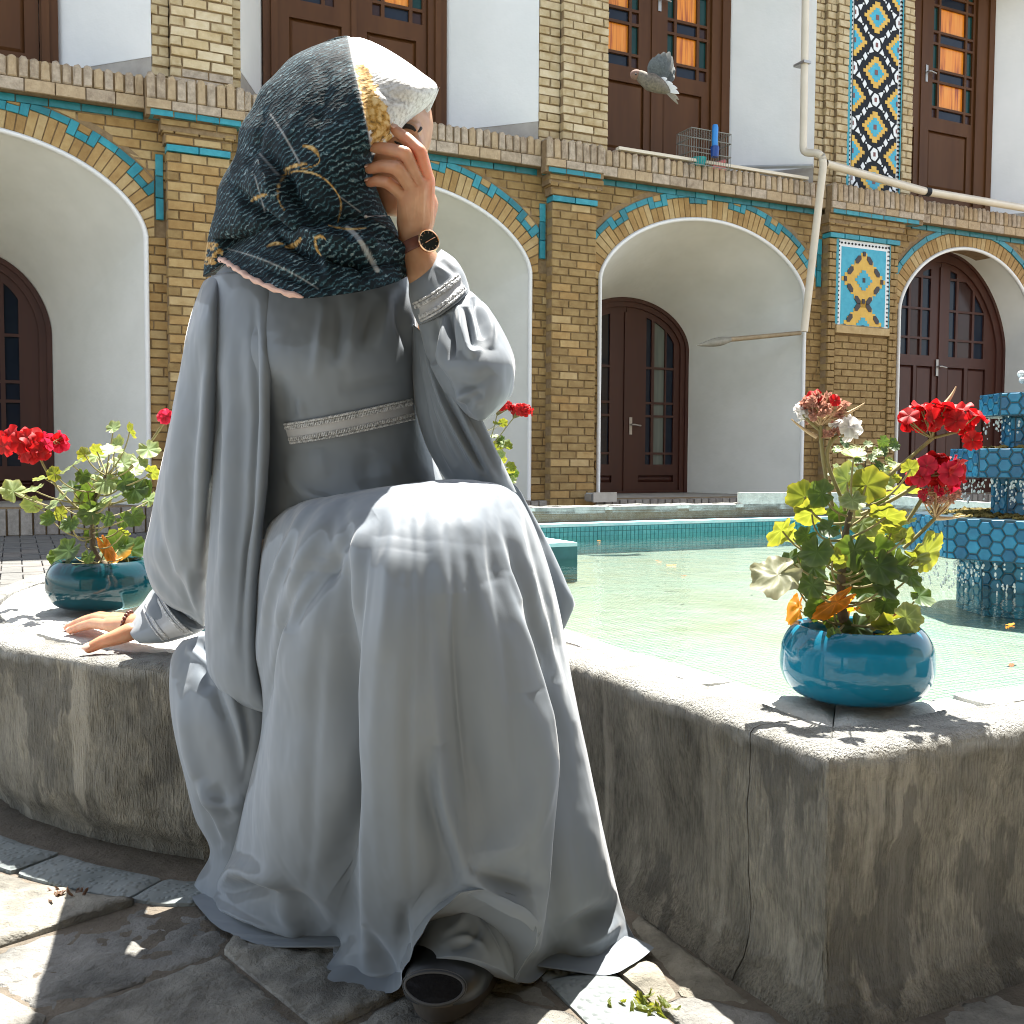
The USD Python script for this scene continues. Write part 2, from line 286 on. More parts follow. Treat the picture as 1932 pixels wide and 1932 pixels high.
# lower pilasters
for k, (a, b) in enumerate(PIL):
    p = obj('pilaster', [bx(a + .004, b - .004, -.108 if k < 2 else -.088, .1, -.05, 3.14), bx(a - .02, b + .02, -.125, .1, 3.205, 3.30), bx(a - .05, b + .05, -.15, .1, 3.30, 3.40)], MORTAR, house)
    band(3.145, 3.197, .0, .135, a - .005, b + .01, .21, 'turquoise_tile', TILE[:2], p)
    for j, (z0, z1, w, o) in enumerate([(3.205, 3.27, .135, .015), (3.278, 3.33, .15, .035), (3.338, 3.393, .165, .055)]): lay(a - o, b + o, z0, z1, .02, w, p, BRICKS, h=z1 - z0, l=.21, phase=j)
    for j in range(3): obj('turquoise_tile', chip(rect(a - .078, a - .018, 2.60 + j * .18, 2.775 + j * .18), -.04, .016 + RNG.uniform(-.002, .002), .004, .0008), TILE[(0, 2, 1)[j]], p)
    if k < 2: lay(a, b, .0, 3.14, .0, .12, p, BRICKS, phase=k)
    else:
        lay(a, a + .105, 0, 3.14, 0, .12, p, BRICKS, l=.105); lay(b - .125, b, 0, 3.14, 0, .12, p, BRICKS, l=.125)
        lay(a + .115, b - .13, .42, 2.06, .0, .105, p, BRICKS); lay(a + .105, b - .125, 2.075, 2.17, .0, .135, p, BRICKS, h=.095, l=.9); lay(a + .105, b - .125, .0, .41, .0, .125, p, BRICKS)
# plinth of upright grey bricks
plinth = obj('plinth', bx(S0, S1, -.10, .0, -.05, ZB - .012), MORTAR, house)
def plinth_run(s0, s1, w):
    n = int((s1 - s0) / .092); d = (s1 - s0) / n
    for i in range(n): obj('plinth_brick', chip(rect(s0 + i * d + .006, s0 + (i + 1) * d - .006, .0, ZB - .002 + RNG.uniform(-.004, .003)), .0, w + RNG.uniform(-.005, .005), .007, .0015), DARKBRICK[RNG.integers(2)], plinth)
for a, b in ((S0, .88), (1.42, 4.46), (5.02, 8.0), (9.14, 12.6)): plinth_run(a, b, .12)
# upper storey: brick pilasters and white splayed reveals round the recessed doors
ZT = 7.0
def pil_up(bands):
    p = obj('upper_pilaster', [bx(a + .004, b - .004, -(w - .012), .75, 3.70, ZT) for a, b, w in bands], MORTAR, house)
    for j, (a, b, w) in enumerate(bands):
        lay(a, b, 3.86, 6.75, w - .09, w, p, PALE, h=.083, l=min(.22, b - a), gap=.014, jit=.0025, phase=j, wj=.006); lay(a, b, 3.705, 3.855, w - .09, w - .004, p, [GREYBRICK[1]], h=.075, l=.22)
    return p
pil_up([(.80, .935, .0), (.942, 1.447, .06), (1.452, 1.525, .0)]); pil_up([(4.40, 4.63, .0), (4.636, 5.15, .06)])
P3 = pil_up([(7.90, 8.03, -.02), (8.035, 8.16, .02), (8.165, 8.325, .06), (9.176, 9.335, .06)])
mos_back = obj('mosaic_bed', bx(8.33, 9.172, -.035, .6, 3.70, ZT), MWHITE, house)
UP = [(-.72, .125, -.07, .80), (1.865, 3.70, 1.525, 4.40), (5.14, 7.22, 5.15, 7.90), (9.36, 11.58, 9.335, 12.2)]
for dl, dr, l, r in UP:
    l = l if l > 0 else -2.6
    q = [np.array([[l, .012], [dl, .72]]), np.array([[dr, .72], [r, .012]])]
    for e in q: rv = obj('plaster_reveal', M([(*e[0], 3.93), (*e[0], ZT), (*e[1], 3.93), (*e[1], ZT)], [(0, 2, 3), (0, 3, 1)]), PLASTER, house)
    for e in q: obj('reveal_base', M([(e[0][0], e[0][1] + .004, 3.70), (e[0][0], e[0][1] + .004, 3.93), (e[1][0], e[1][1] + .004, 3.70), (e[1][0], e[1][1] + .004, 3.93)], [(0, 2, 3), (0, 3, 1)]), GREYPL, rv)
    obj('upper_floor', bx(min(l, dl), max(r, dr), .1, .95, 3.55, 3.70), GREYPL, house)
def frame_leaf(poly, w, t, m, name, parent): return obj(name, slab(poly, w, w + t), m, parent)
def raised_panel(s0, s1, z0, z1, w, m, parent):
    a = .035; v = [(s0, -w, z0), (s1, -w, z0), (s1, -w, z1), (s0, -w, z1), (s0 + a, -w - .022, z0 + a), (s1 - a, -w - .022, z0 + a), (s1 - a, -w - .022, z1 - a), (s0 + a, -w - .022, z1 - a)]
    obj('door_panel', M(v, [(0, 1, 5), (0, 5, 4), (1, 2, 6), (1, 6, 5), (2, 3, 7), (2, 7, 6), (3, 0, 4), (3, 4, 7), (4, 5, 6), (4, 6, 7)]), m, parent)
def handle(s, z, w, m, parent, dirn=1):
    pl = bx(s - .02, s + .02, -w - .008, -w, z - .12, z + .09); lv = tube([(s, -w, z), (s, -w - .05, z), (s + dirn * .03, -w - .055, z), (s + dirn * .12, -w - .05, z - .012)], .010, 8)
    obj('handle', [pl, lv], m, parent, smooth=40)
def up_door(dl, dr, mid, lw, zo=0.0, orange=True):
    w = -.72; fr = .2
    z0, z1 = 3.72, ZT; L0, L1 = mid - lw, mid + lw
    fp = sbox(dl, z0, dr, z1).difference(sbox(L0, 3.86 + zo, L1, z1 + 1))
    d = obj('door', [slab(fp, w - .06, w + .05), slab(sbox(dl + .07, z0, dl + .13, z1), w + .05, w + .075), slab(sbox(dr - .13, z0, dr - .07, z1), w + .05, w + .075)], WOOD, house)
    for sg in (-1, 1):
        a, b = (L0, mid) if sg < 0 else (mid, L1); a += .006; b -= .006
        X = [mid + sg * .19, mid + sg * .28, mid + sg * .315, mid + sg * (lw - .19), mid + sg * (lw - .155), mid + sg * (lw - .05)]
        cols = [sorted(X[0:2]), sorted(X[2:4]), sorted(X[4:6])]
        rows, z, big = [], 4.93 + zo, False
        while z < 6.9: hgt = .30 if big else .118; rows.append((z, z + hgt, big)); z += hgt + .03; big = not big
        hol = [sbox(c[0], r[0], c[1], r[1]) for c in cols for r in rows] + [sbox(a + .13, 4.03 + zo, b - .11, 4.76 + zo)]
        lf = obj('door_leaf', slab(sbox(a, 3.87 + zo, b, z1).difference(unary_union(hol)), w - .03, w + .02), WOOD, d)
        for ci, c in enumerate(cols):
            for z_0, z_1, bg in rows:
                m = (GORANGE if bg else GDARK) if ci == 1 else (GGREEN if bg else GBROWN)
                if m is GORANGE and not orange: m = GBROWN
                obj('pane', slab(sbox(c[0] - .004, z_0 - .004, c[1] + .004, z_1 + .004), w - .018, w - .008), m, d)
        raised_panel(a + .128, b - .108, 4.028 + zo, 4.762 + zo, w - .012, WOOD, d)
    obj('moulding', slab(sbox(mid - .025, 3.87 + zo, mid + .03, z1), w + .02, w + .035), WOOD, d)
    return d
d1 = up_door(1.865, 3.70, 2.74, .76); d2 = up_door(5.14, 7.22, 6.18, .78); d3 = up_door(9.02, 11.58, 10.29, .96, .14)
d0 = up_door(-1.30, .125, -.62, .60)
handle(6.26, 5.72, -.70, METAL, d2); handle(10.37, 5.62, -.70, METAL, d3)
# lower arched doors
def low_door(k, cols, bars, m=WOOD2, fr=.10, panels=True, glass=(GDARK, GGREY)):
    c, h, sp, rs, w = DOORS[k]; ex = .55 if k < 3 else .6
    outer = opening(c, h + .01, sp, rs + .01, ZB, ex); inner = opening(c, h - fr, sp, rs - fr, ZB + .03, ex)
    d = obj('door', [slab(outer.difference(inner), w - .08, w + .02), slab(outer.difference(opening(c, h - .035, sp, rs - .035, ZB, ex)), w + .02, w + .04)], m, house)
    hol = []
    for s0_, s1_, mt in cols:
        for z0_, z1_ in zip(bars[:-1], bars[1:]):
            g = sbox(s0_, z0_ + .014, s1_, z1_ - .014).intersection(inner.buffer(-.07))
            if g.geom_type == 'Polygon' and g.area > .002: hol.append((g, mt))
    pn = [sbox(a, ZB + .13, b, bars[0] - .12) for a, b in panels]
    leaf = inner.difference(unary_union([g for g, _ in hol] + pn)).difference(sbox(c - .004, 0, c + .004, 5))
    obj('door_leaf', slab(leaf, w - .05, w - .005), m, d)
    for g, mt in hol: obj('pane', slab(g.buffer(.006, join_style=2), w - .04, w - .028), mt, d)
    for p in pn: a, b_, c2, d2_ = p.bounds; raised_panel(a - .003, c2 + .003, b_ - .003, d2_ + .003, w - .04, m, d)
    obj('moulding', slab(sbox(c - .03, ZB + .02, c + .03, sp + rs - fr - .06), w - .005, w + .012), m, d)
    return d
b3 = [.55, .70, 1.16, 1.32, 1.75, 2.4]
D3 = low_door(2, [(6.70 + .02, 6.74 + .06, GDARK), (6.84, 7.0, GGREY), (7.02, 7.13, GDARK), (6.06, 6.20, GDARK), (5.86, 6.02, GGREY), (5.74, 5.84, GDARK)], b3, panels=[(6.62, 7.14), (5.72, 6.24)])
handle(6.50, 1.05, -1.58, METAL, D3)
b1 = [.52, 1.14, 1.32, 1.75, 2.3]
D1 = low_door(0, [(-.34, -.22, GDARK), (-.56, -.38, GDARK), (-.84, -.66, GDARK), (-1.0, -.88, GDARK)], b1, panels=[(-.54, -.12), (-1.1, -.68)])
b4 = [1.95, 2.18, 2.55, 2.95, 3.3]
D4 = low_door(3, [(9.72, 9.84, GDARK), (9.88, 10.05, GBROWN), (10.08, 10.22, GDARK), (10.56, 10.68, GDARK), (10.72, 10.98, GBROWN), (11.02, 11.2, GDARK)], b4, panels=[(9.6, 9.95), (10.0, 10.28), (10.55, 10.86), (10.92, 11.25)], fr=.14)
handle(10.35, 1.83, -.395, METAL, D4)
low_door(1, [(2.2, 2.35, GDARK), (2.4, 2.62, GDARK), (2.88, 3.1, GDARK), (3.15, 3.3, GDARK)], b3, panels=[(2.15, 2.65), (2.85, 3.35)])
# glazed mosaics
def mosaic(cx, z0, z1, half, w, parent, cell, kind):
    def add(name, pts, m, h):
        g = Polygon(pts).buffer(0).intersection(sbox(cx - half, z0, cx + half, z1))
        for q in getattr(g, 'geoms', [g]):
            if q.geom_type == 'Polygon' and q.area > 2e-5: obj(name, slab(q, w - .02, w + h), m, parent)
    def stepped(c, r, q=4, kx=1.0):
        """an outline of equal steps, a diamond of square tiles"""
        u = r / q; pts1 = []
        for i in range(q): pts1 += [((q - i) * u, (i - .5) * u if i else 0), ((q - i) * u, (i + .5) * u)]
        quad = [(x, y) for x, y in pts1 if x >= .5 * u]
        full = quad + [(-x, y) for x, y in quad[::-1]]; full = full + [(-x, -y) for x, y in full]
        return [(c[0] + x * kx, c[1] + y) for x, y in full]
    bw = .045
    n = int((z1 - z0) / .05)
    for sg in (-1, 1):                                # chequered border of white and black lozenges
        x = cx + sg * (half - .035)
        obj('tile_border', slab(sbox(x - .012 + sg * .026, z0, x + .012 + sg * .026 - (.012 if sg > 0 else -.012) * 1, z1), w - .02, w + .006), TILE[1], parent)
        for i in range(n):
            zc = z0 + (i + .5) * (z1 - z0) / n; h = (z1 - z0) / n
            for q in (-1, 1): add('border_tile', [(x + q * .010 - .009, zc), (x + q * .010, zc + h * .25 * 1 - .002), (x + q * .010 + .009, zc), (x + q * .010, zc - h * .25)], MBLACK, .004)
    hx = half - .075
    if kind == 'tall':
        obj('black_ground', slab(sbox(cx - hx, z0, cx + hx, z1), w - .02, w + .001), MBLACK, parent)
        R = cell * .315; rows = int((z1 - z0) / (cell * .5)) + 2
        def addc(name, pts, m, h):
            g = Polygon(pts).buffer(0).intersection(sbox(cx - hx, z0, cx + hx, z1))
            for q in getattr(g, 'geoms', [g]):
                if q.geom_type == 'Polygon' and q.area > 2e-5: obj(name, slab(q, w - .02, w + h), m, parent)
        for r in range(rows):
            zc = z0 + .12 + r * cell * .5
            for j in (-1, 0, 1):
                xc = cx + j * hx * 1.0
                if (r + j) % 2 == 0:
                    addc('yellow_star', stepped((xc, zc), R, 5, 1.0), MYELLOW, .004); addc('blue_star', stepped((xc, zc), R * .62, 4, 1.0), MBLUE, .006); addc('red_tile', rect(xc - .024, xc + .024, zc - .028, zc + .028), MRED, .008)
                else:
                    o = [(xc + .062 * math.cos(t) * (1.0 if i % 2 else .86), zc + .078 * math.sin(t) * (1.0 if i % 2 else .9)) for i, t in enumerate(np.linspace(0, 2 * np.pi, 12, endpoint=False) + math.pi / 12)]
                    addc('white_rosette', o, MWHITE, .006); addc('red_tile', rect(xc - .018, xc + .018, zc - .024, zc + .024), MRED, .008)
                    for sx in (-1, 1):
                        for sz in (-1, 1):
                            d = np.array([sx * hx, sz * cell * .5]); d /= np.linalg.norm(d); nn = np.array([-d[1], d[0]]); b = np.array([xc, zc])
                            for t0, t1, wd in ((.088, .150, .034), (.158, .186, .014)):
                                p0, p1, pm = b + d * t0, b + d * t1, b + d * (t0 + t1) / 2
                                addc('white_tile', [p0 + nn * wd, p1 + nn * wd * .25, p1 - nn * wd * .25, p0 - nn * wd] if wd > .02 else [p0, pm + nn * wd, p1, pm - nn * wd], MWHITE, .006)
                    
            for j in (-.5, .5):                                         # white lozenges half way along the lattice
                xc = cx + j * hx; zz = zc + cell * .25
                addc('white_tile', [(xc - .034, zz), (xc, zz + .048), (xc + .034, zz), (xc, zz - .048)], MWHITE, .006)
    else:
        for zc, sg in ((z1 - .035, 1), (z1 - .035, -1)):
            m_ = int(2 * half / .05)
            for i in range(m_):
                x = cx - half + (i + .5) * 2 * half / m_
                if sg > 0: add('border_tile', [(x - .018, zc), (x, zc + .014), (x + .018, zc), (x, zc - .014)], MBLACK, .004)
        zt = z1 - .075
        obj('blue_ground', slab(sbox(cx - hx, z0, cx + hx, zt), w - .02, w + .001), MBLUE, parent)
        c1, c2 = zt - .36, z0 - .02
        for zc in (c1, c2):
            g = [('yellow_star', stepped((cx, zc), .335, 7, 1.0), MYELLOW, .004), ('blue_star', stepped((cx, zc), .13, 4, 1.0), MBLUE, .008)]
            for nme, p_, m_, h_ in g:
                q = Polygon(p_).buffer(0).intersection(sbox(cx - hx, z0, cx + hx, zt))
                for e in getattr(q, 'geoms', [q]):
                    if e.geom_type == 'Polygon' and e.area > 1e-5: obj(nme, slab(e, w - .02, w + h_), m_, parent)
            for sx in (-1, 1):
                for sz in (-1, 1):
                    for t in (.3, .7):
                        a = np.array([cx + sx * .29 * (1 - t), zc + sz * .33 * t]); d = np.array([-sx * .29, sz * .33]); d /= np.linalg.norm(d); nn = np.array([-d[1], d[0]])
                        pts = [a - d * .062, a - d * .035 + nn * .03, a + d * .035 + nn * .03, a + d * .062, a + d * .035 - nn * .03, a - d * .035 - nn * .03]
                        q = Polygon(pts).intersection(sbox(cx - hx, z0, cx + hx, zt))
                        if q.geom_type == 'Polygon' and q.area > 2e-4: obj('brown_tile', slab(q, w - .02, w + .008), MDARKBR, parent)
            for dx, dz in ((0, .30), (.28, 0), (-.28, 0), (0, 0)):
                q = sbox(cx + dx - .02, zc + dz - .026, cx + dx + .02, zc + dz + .026).intersection(sbox(cx - hx, z0, cx + hx, zt))
                if q.area > 1e-4: obj('brown_tile', slab(q, w - .02, w + .011), MDARKBR, parent)
MDARKBR = mat('dark_brown_glazed_tile', (.03, .018, .016), None, 3, .35)
mosaic(8.751, 3.74, 6.7, .42, .045, mos_back, .62, 'tall')
low_bed = obj('mosaic_bed', bx(8.145, 8.985, -.112, .0, 2.175, 3.14), MWHITE, house)
mosaic(8.565, 2.18, 3.135, .418, .112, low_bed, .5, 'low')
# roof and the hidden mass behind
obj('roof', [bx(S0, S1, -.12, 4.0, ZT, ZT + .25)], GREYPL, house)
obj('rear_wall', [bx(S0, S1, 1.75, 2.0, 0, ZT), bx(S0, S0 + .2, .26, 1.75, 0, ZT), bx(S1 - .2, S1, .26, 1.75, 0, ZT)], PLASTER, house)
BR.sort(key=lambda b: -b[0])
for _, m, mt, par in BR[:300]: obj('brick', m, mt, par)
up_ = lambda b: 'upper' in str(b[3].GetPath())
obj('brickwork', [b[1] for b in BR[300:] if not up_(b)], BRICKMIX, house, kind='stuff'); obj('pale_brickwork', [b[1] for b in BR[300:] if up_(b)], PALEMIX, house, kind='stuff')
# ---------------------------------------------------------------- ground
def floor_stone(poly, z, step, amp, seed, thick=.04, edge=.012):
    """one flagstone: uneven top, worn edge"""
    poly = shapely.geometry.polygon.orient(poly); x0, y0, x1, y1 = poly.bounds
    ring = np.array([poly.exterior.interpolate(d).coords[0] for d in np.arange(0, poly.length, step * 1.2)])
    gx, gy = np.meshgrid(np.arange(x0, x1, step), np.arange(y0, y1, step)); g = np.c_[gx.ravel(), gy.ravel()] + RNG.uniform(-.3, .3, (gx.size, 2)) * step
    pp = shapely.points(g); ok = shapely.contains(poly.buffer(-step * .45), pp); g = g[ok]
    P = np.vstack([ring, g]); d = np.r_[np.zeros(len(ring)), shapely.distance(shapely.points(g), poly.exterior)] if len(g) else np.zeros(len(ring))
    from scipy.spatial import Delaunay
    T = Delaunay(P).simplices; c = P[T].mean(1); T = T[shapely.contains(poly.buffer(1e-4), shapely.points(c))]
    a = P[T]; cr = (a[:, 1, 0] - a[:, 0, 0]) * (a[:, 2, 1] - a[:, 0, 1]) - (a[:, 1, 1] - a[:, 0, 1]) * (a[:, 2, 0] - a[:, 0, 0]); T[cr < 0] = T[cr < 0][:, ::-1]
    q = np.c_[P, np.zeros(len(P))]; tl = RNG.normal(0, .012, 2)
    h = z + (meshkit.fbm(q * 9 + seed * 3.1, 4, seed) - .5) * amp + (meshkit.fbm(q * [60, 60, 1] + seed, 3, seed + 5) - .5) * amp * .5 + (P - P.mean(0)) @ tl
    h -= edge * np.exp(-(d / .008) ** 1.2)
    n, k = len(P), len(ring); V = np.vstack([np.c_[P, h], np.c_[ring, np.full(k, z - thick)]]); j = np.arange(k); j2 = (j + 1) % k
    return M(V, np.vstack([T, np.stack([j, n + j, n + j2], -1), np.stack([j, n + j2, j2], -1)]))
STONES = [mat(f'paving_stone_{"abcd"[k]}', a, b, 9, .9, 1.0, 38, .016, detail=10, ramp=[(.30, tuple(x * .45 for x in a)), (.43, a), (.57, b), (.72, tuple(x * 1.35 for x in b))]) for k, (a, b) in enumerate([((.16, .152, .13), (.26, .247, .21)), ((.14, .135, .12), (.23, .222, .195)), ((.175, .162, .13), (.28, .26, .21)), ((.15, .148, .137), (.225, .22, .205))])]
DIRT = mat('packed_earth', (.10, .085, .065), (.19, .16, .125), 14, .95, 1, 70, .012)
def kerb_mat():
    return usdkit.material(stage, L('pitted_kerb_stone'), {'g': ('geometry', {}), 'n': ('noise_texture', {'scale': 12, 'detail': 6}), 'r': ('rgb_ramp', {'ramp': [(.3, (.12, .14, .14)), (.7, (.23, .255, .255))]}), 'v': ('voronoi_texture', {'scale': 95}), 'm': ('map_range', {'from_min': .15, 'from_max': .5, 'clamp': True}), 'b': ('bump', {'strength': .6, 'distance': .004, 'invert': True}), 'p': ('principled_bsdf', {'roughness': .8})},
        [('g.position', 'n.vector'), ('n.fac', 'r.fac'), ('r.color', 'p.base_color'), ('g.position', 'v.vector'), ('v.distance', 'm.value'), ('m.result', 'b.height'), ('b.normal', 'p.normal')], surface='p.BSDF')
KERB = kerb_mat()
PAVER = [mat(f'grey_paver_{"abc"[k]}', a, b, 10, .9, .5, 60, .006) for k, (a, b) in enumerate([((.10, .098, .09), (.155, .15, .14)), ((.12, .11, .10), (.175, .165, .15)), ((.09, .09, .087), (.14, .14, .132))])]
ground = obj('ground', [bx(-25, 25, -6, 40, -.12, -.022)], DIRT, kind='structure')
# pool frame: a along the house, b towards it, origin at the near corner of the basin
PD = np.array([.347, 1.10, 0]); PB = -NA
def pw(a, b, z=0.0): return PD + UA * a + PB * b + np.array([0, 0, z])
def plocal(P): d = np.asarray(P) - PD; return d @ UA, d @ PB
LA, LB, LR = .20, 1.58, 1.12; LE = 3.98
arc = [(LA + LR * math.cos(t), LB + LR * math.sin(t)) for t in np.linspace(math.pi - math.acos(LA / LR), LE, 60)] + [(-.16, .63), (0, .76)]
OUT = [(0, 0), (1.85, 0), (1.85, -1.3), (4.25, -1.3), (4.25, 0), (6.1, 0), (6.1, 4.06), (5.2, 4.06), (5.2, 5.34), (1.5, 5.34), (1.5, 4.02), (0, 4.02)] + [(x, y) for x, y in arc]
OUTP = shapely.geometry.polygon.orient(Polygon(OUT))
lobe_in = Point(LA, LB).buffer(LR - .30, 64)
RECT = unary_union([sbox(0, 0, 6.1, 4.02), sbox(1.85, -1.3, 4.25, 4), sbox(1.5, 1, 5.2, 5.34)])
INP = unary_union([RECT.buffer(-.15, join_style=2), lobe_in.intersection(sbox(-2, -1, .6, 4))]).buffer(0).difference(Polygon([(0, 0), (.41, 0), (0, .41)])).intersection(OUTP.buffer(-.15, join_style=2))
to_world = lambda g: shapely.affinity.affine_transform(g, [UA[0], PB[0], UA[1], PB[1], PD[0], PD[1]])
import shapely.affinity
WOUT = to_world(OUTP)
# flagstones in front of the basin
rs = np.random.default_rng(23); pts = []
cand = np.c_[rs.uniform(-2.0, 1.7, 4000), rs.uniform(.1, 2.3, 4000)]
for c in cand:
    if all((c[0] - p[0]) ** 2 * .6 + (c[1] - p[1]) ** 2 * 1.5 >   .19 ** 2 for p in pts): pts.append(c)
vor = Voronoi(np.array(pts + [(-9, 1), (9, 1), (0, -9), (0, 11)]))
KIN, KOUT = WOUT.buffer(.035), WOUT.buffer(.115)
lobe_c = pw(LA, LB)
right_side = Polygon([pw(.6, .9)[:2], pw(-.12, .43)[:2], pw(-.5, .2)[:2], pw(-1, -2)[:2], pw(3, -2)[:2], pw(3, .9)[:2]])
K1 = WOUT.buffer(.225, join_style=2).difference(WOUT.buffer(.14, join_style=2)).intersection(right_side)
K2 = KOUT.difference(KIN).difference(right_side)
blocked = unary_union([WOUT.buffer(.02), K1.buffer(.004), K2.buffer(.004)]).union(KIN.difference(right_side))
view = Polygon([(-1.3, .8), (1.3, .8), (1.6, 2.2), (-1.6, 2.2)])
pave = obj('paving', bx(-2.2, 1.9, .0, 2.2, -.05, -.006), DIRT, kind='structure')
for i, r in enumerate(vor.point_region[:len(pts)]):
    reg = vor.regions[r]
    if -1 in reg or not reg: continue
    g = Polygon(vor.vertices[reg]).difference(blocked).buffer(-.0022, join_style=1)
    for q in getattr(g, 'geoms', [g]):
        if q.geom_type != 'Polygon' or q.area < .0012 or q.centroid.y > 2.2: continue
        q = q.simplify(.004); near = q.intersects(view) and q.centroid.y > .85
        obj('paving_stone', floor_stone(q, 0.0 + rs.uniform(-.005, .004), .009 if near else .05, .018, i, edge=.005), STONES[rs.integers(4)], pave, smooth=55)
for K, l in ((K1, .19), (K2, .22)):
    for q in getattr(K, 'geoms', [K]):
        if q.geom_type != 'Polygon' or q.area < .001: continue
        cut = []
        for a_ in np.arange(-3, 3, l): cut.append(LineString([pw(a_, -3)[:2], pw(a_, .0)[:2]]).buffer(.003)); cut.append(LineString([pw(-2, a_)[:2], pw(.0, a_)[:2]]).buffer(.003)) if K is K1 else None
        if K is K2: cut = [LineString([lobe_c[:2], lobe_c[:2] + 3 * np.array([math.cos(t), math.sin(t)])]).buffer(.003) for t in np.arange(0, 6.28, l / 1.2)]
        g = q.difference(unary_union([c for c in cut if c is not None]))
        for e in getattr(g, 'geoms', [g]):
            if e.area > .001 and e.intersects(Polygon([(-2.2, .5), (2, .5), (2, 2.6), (-2.2, 2.6)])): obj('kerb_stone', floor_stone(e, .004, .012, .006, 3, edge=.006), KERB, pave, smooth=55)
# herringbone brick pavers of the yard, to the left of the basin
yard = obj('courtyard_paving', bx(-7.5, 9, 2.9, 8.4, -.05, -.0215), DIRT, kind='structure')
yv = Polygon([(-3.4, 4.2), (-2.0, 4.2), (-1.4, 6.2), (-2.2, 8.6), (-4.4, 8.6)])
yo = WOUT.buffer(.25); l, w = .215, .1075; pav = []
for i in range(-60, 60):
    for j in range(-40, 40):
        for horiz in (0, 1):
            ox, oy = (i * w + j * l * 0, j * 2 * w)
            x, y = i * w + (j * 2 * w), i * w - (j * 2 * w)
            x, y = i * w, i * w + j * 2 * l
            r_ = (x, y, x + l, y + w) if horiz else (x + 0.0, y + w, x + w, y + w + l)
            for k in range(-6, 7):
                p = sbox(r_[0] + k * 0, r_[1], r_[2], r_[3])
            c = p.centroid; P = OA + UA * (c.x + .5) + NA * (2.5 + c.y)
            if yv.contains(Point(P[0], P[1])) and not yo.contains(Point(P[0], P[1])): pav.append((np.hypot(P[0], P[1]), p))
pav.sort(key=lambda t: t[0])
def paver(p):
    b = p.bounds; m = chip(rect(b[0] + .0025, b[2] - .0025, b[1] + .0025, b[3] - .0025), 0, 1, .004); v = m.vertices
    ww = OA + UA * (v[:, :1] + .5) + NA * (2.5 + v[:, 2:3]); z = np.where(v[:, 1] > -.5, -.05, 0) + np.where((v[:, 1] < -.5) & (v[:, 1] > -.999), -.004, 0) + RNG.normal(0, .0012)
    return M(np.c_[ww[:, :2], z], m.faces[:, ::-1])
for d, p in pav[:300]: obj('paving_brick', paver(p), PAVER[RNG.integers(3)], yard)
if len(pav) > 300: obj('paving_bricks', [paver(p) for _, p in pav[300:]], PAVER[0], yard, kind='stuff')
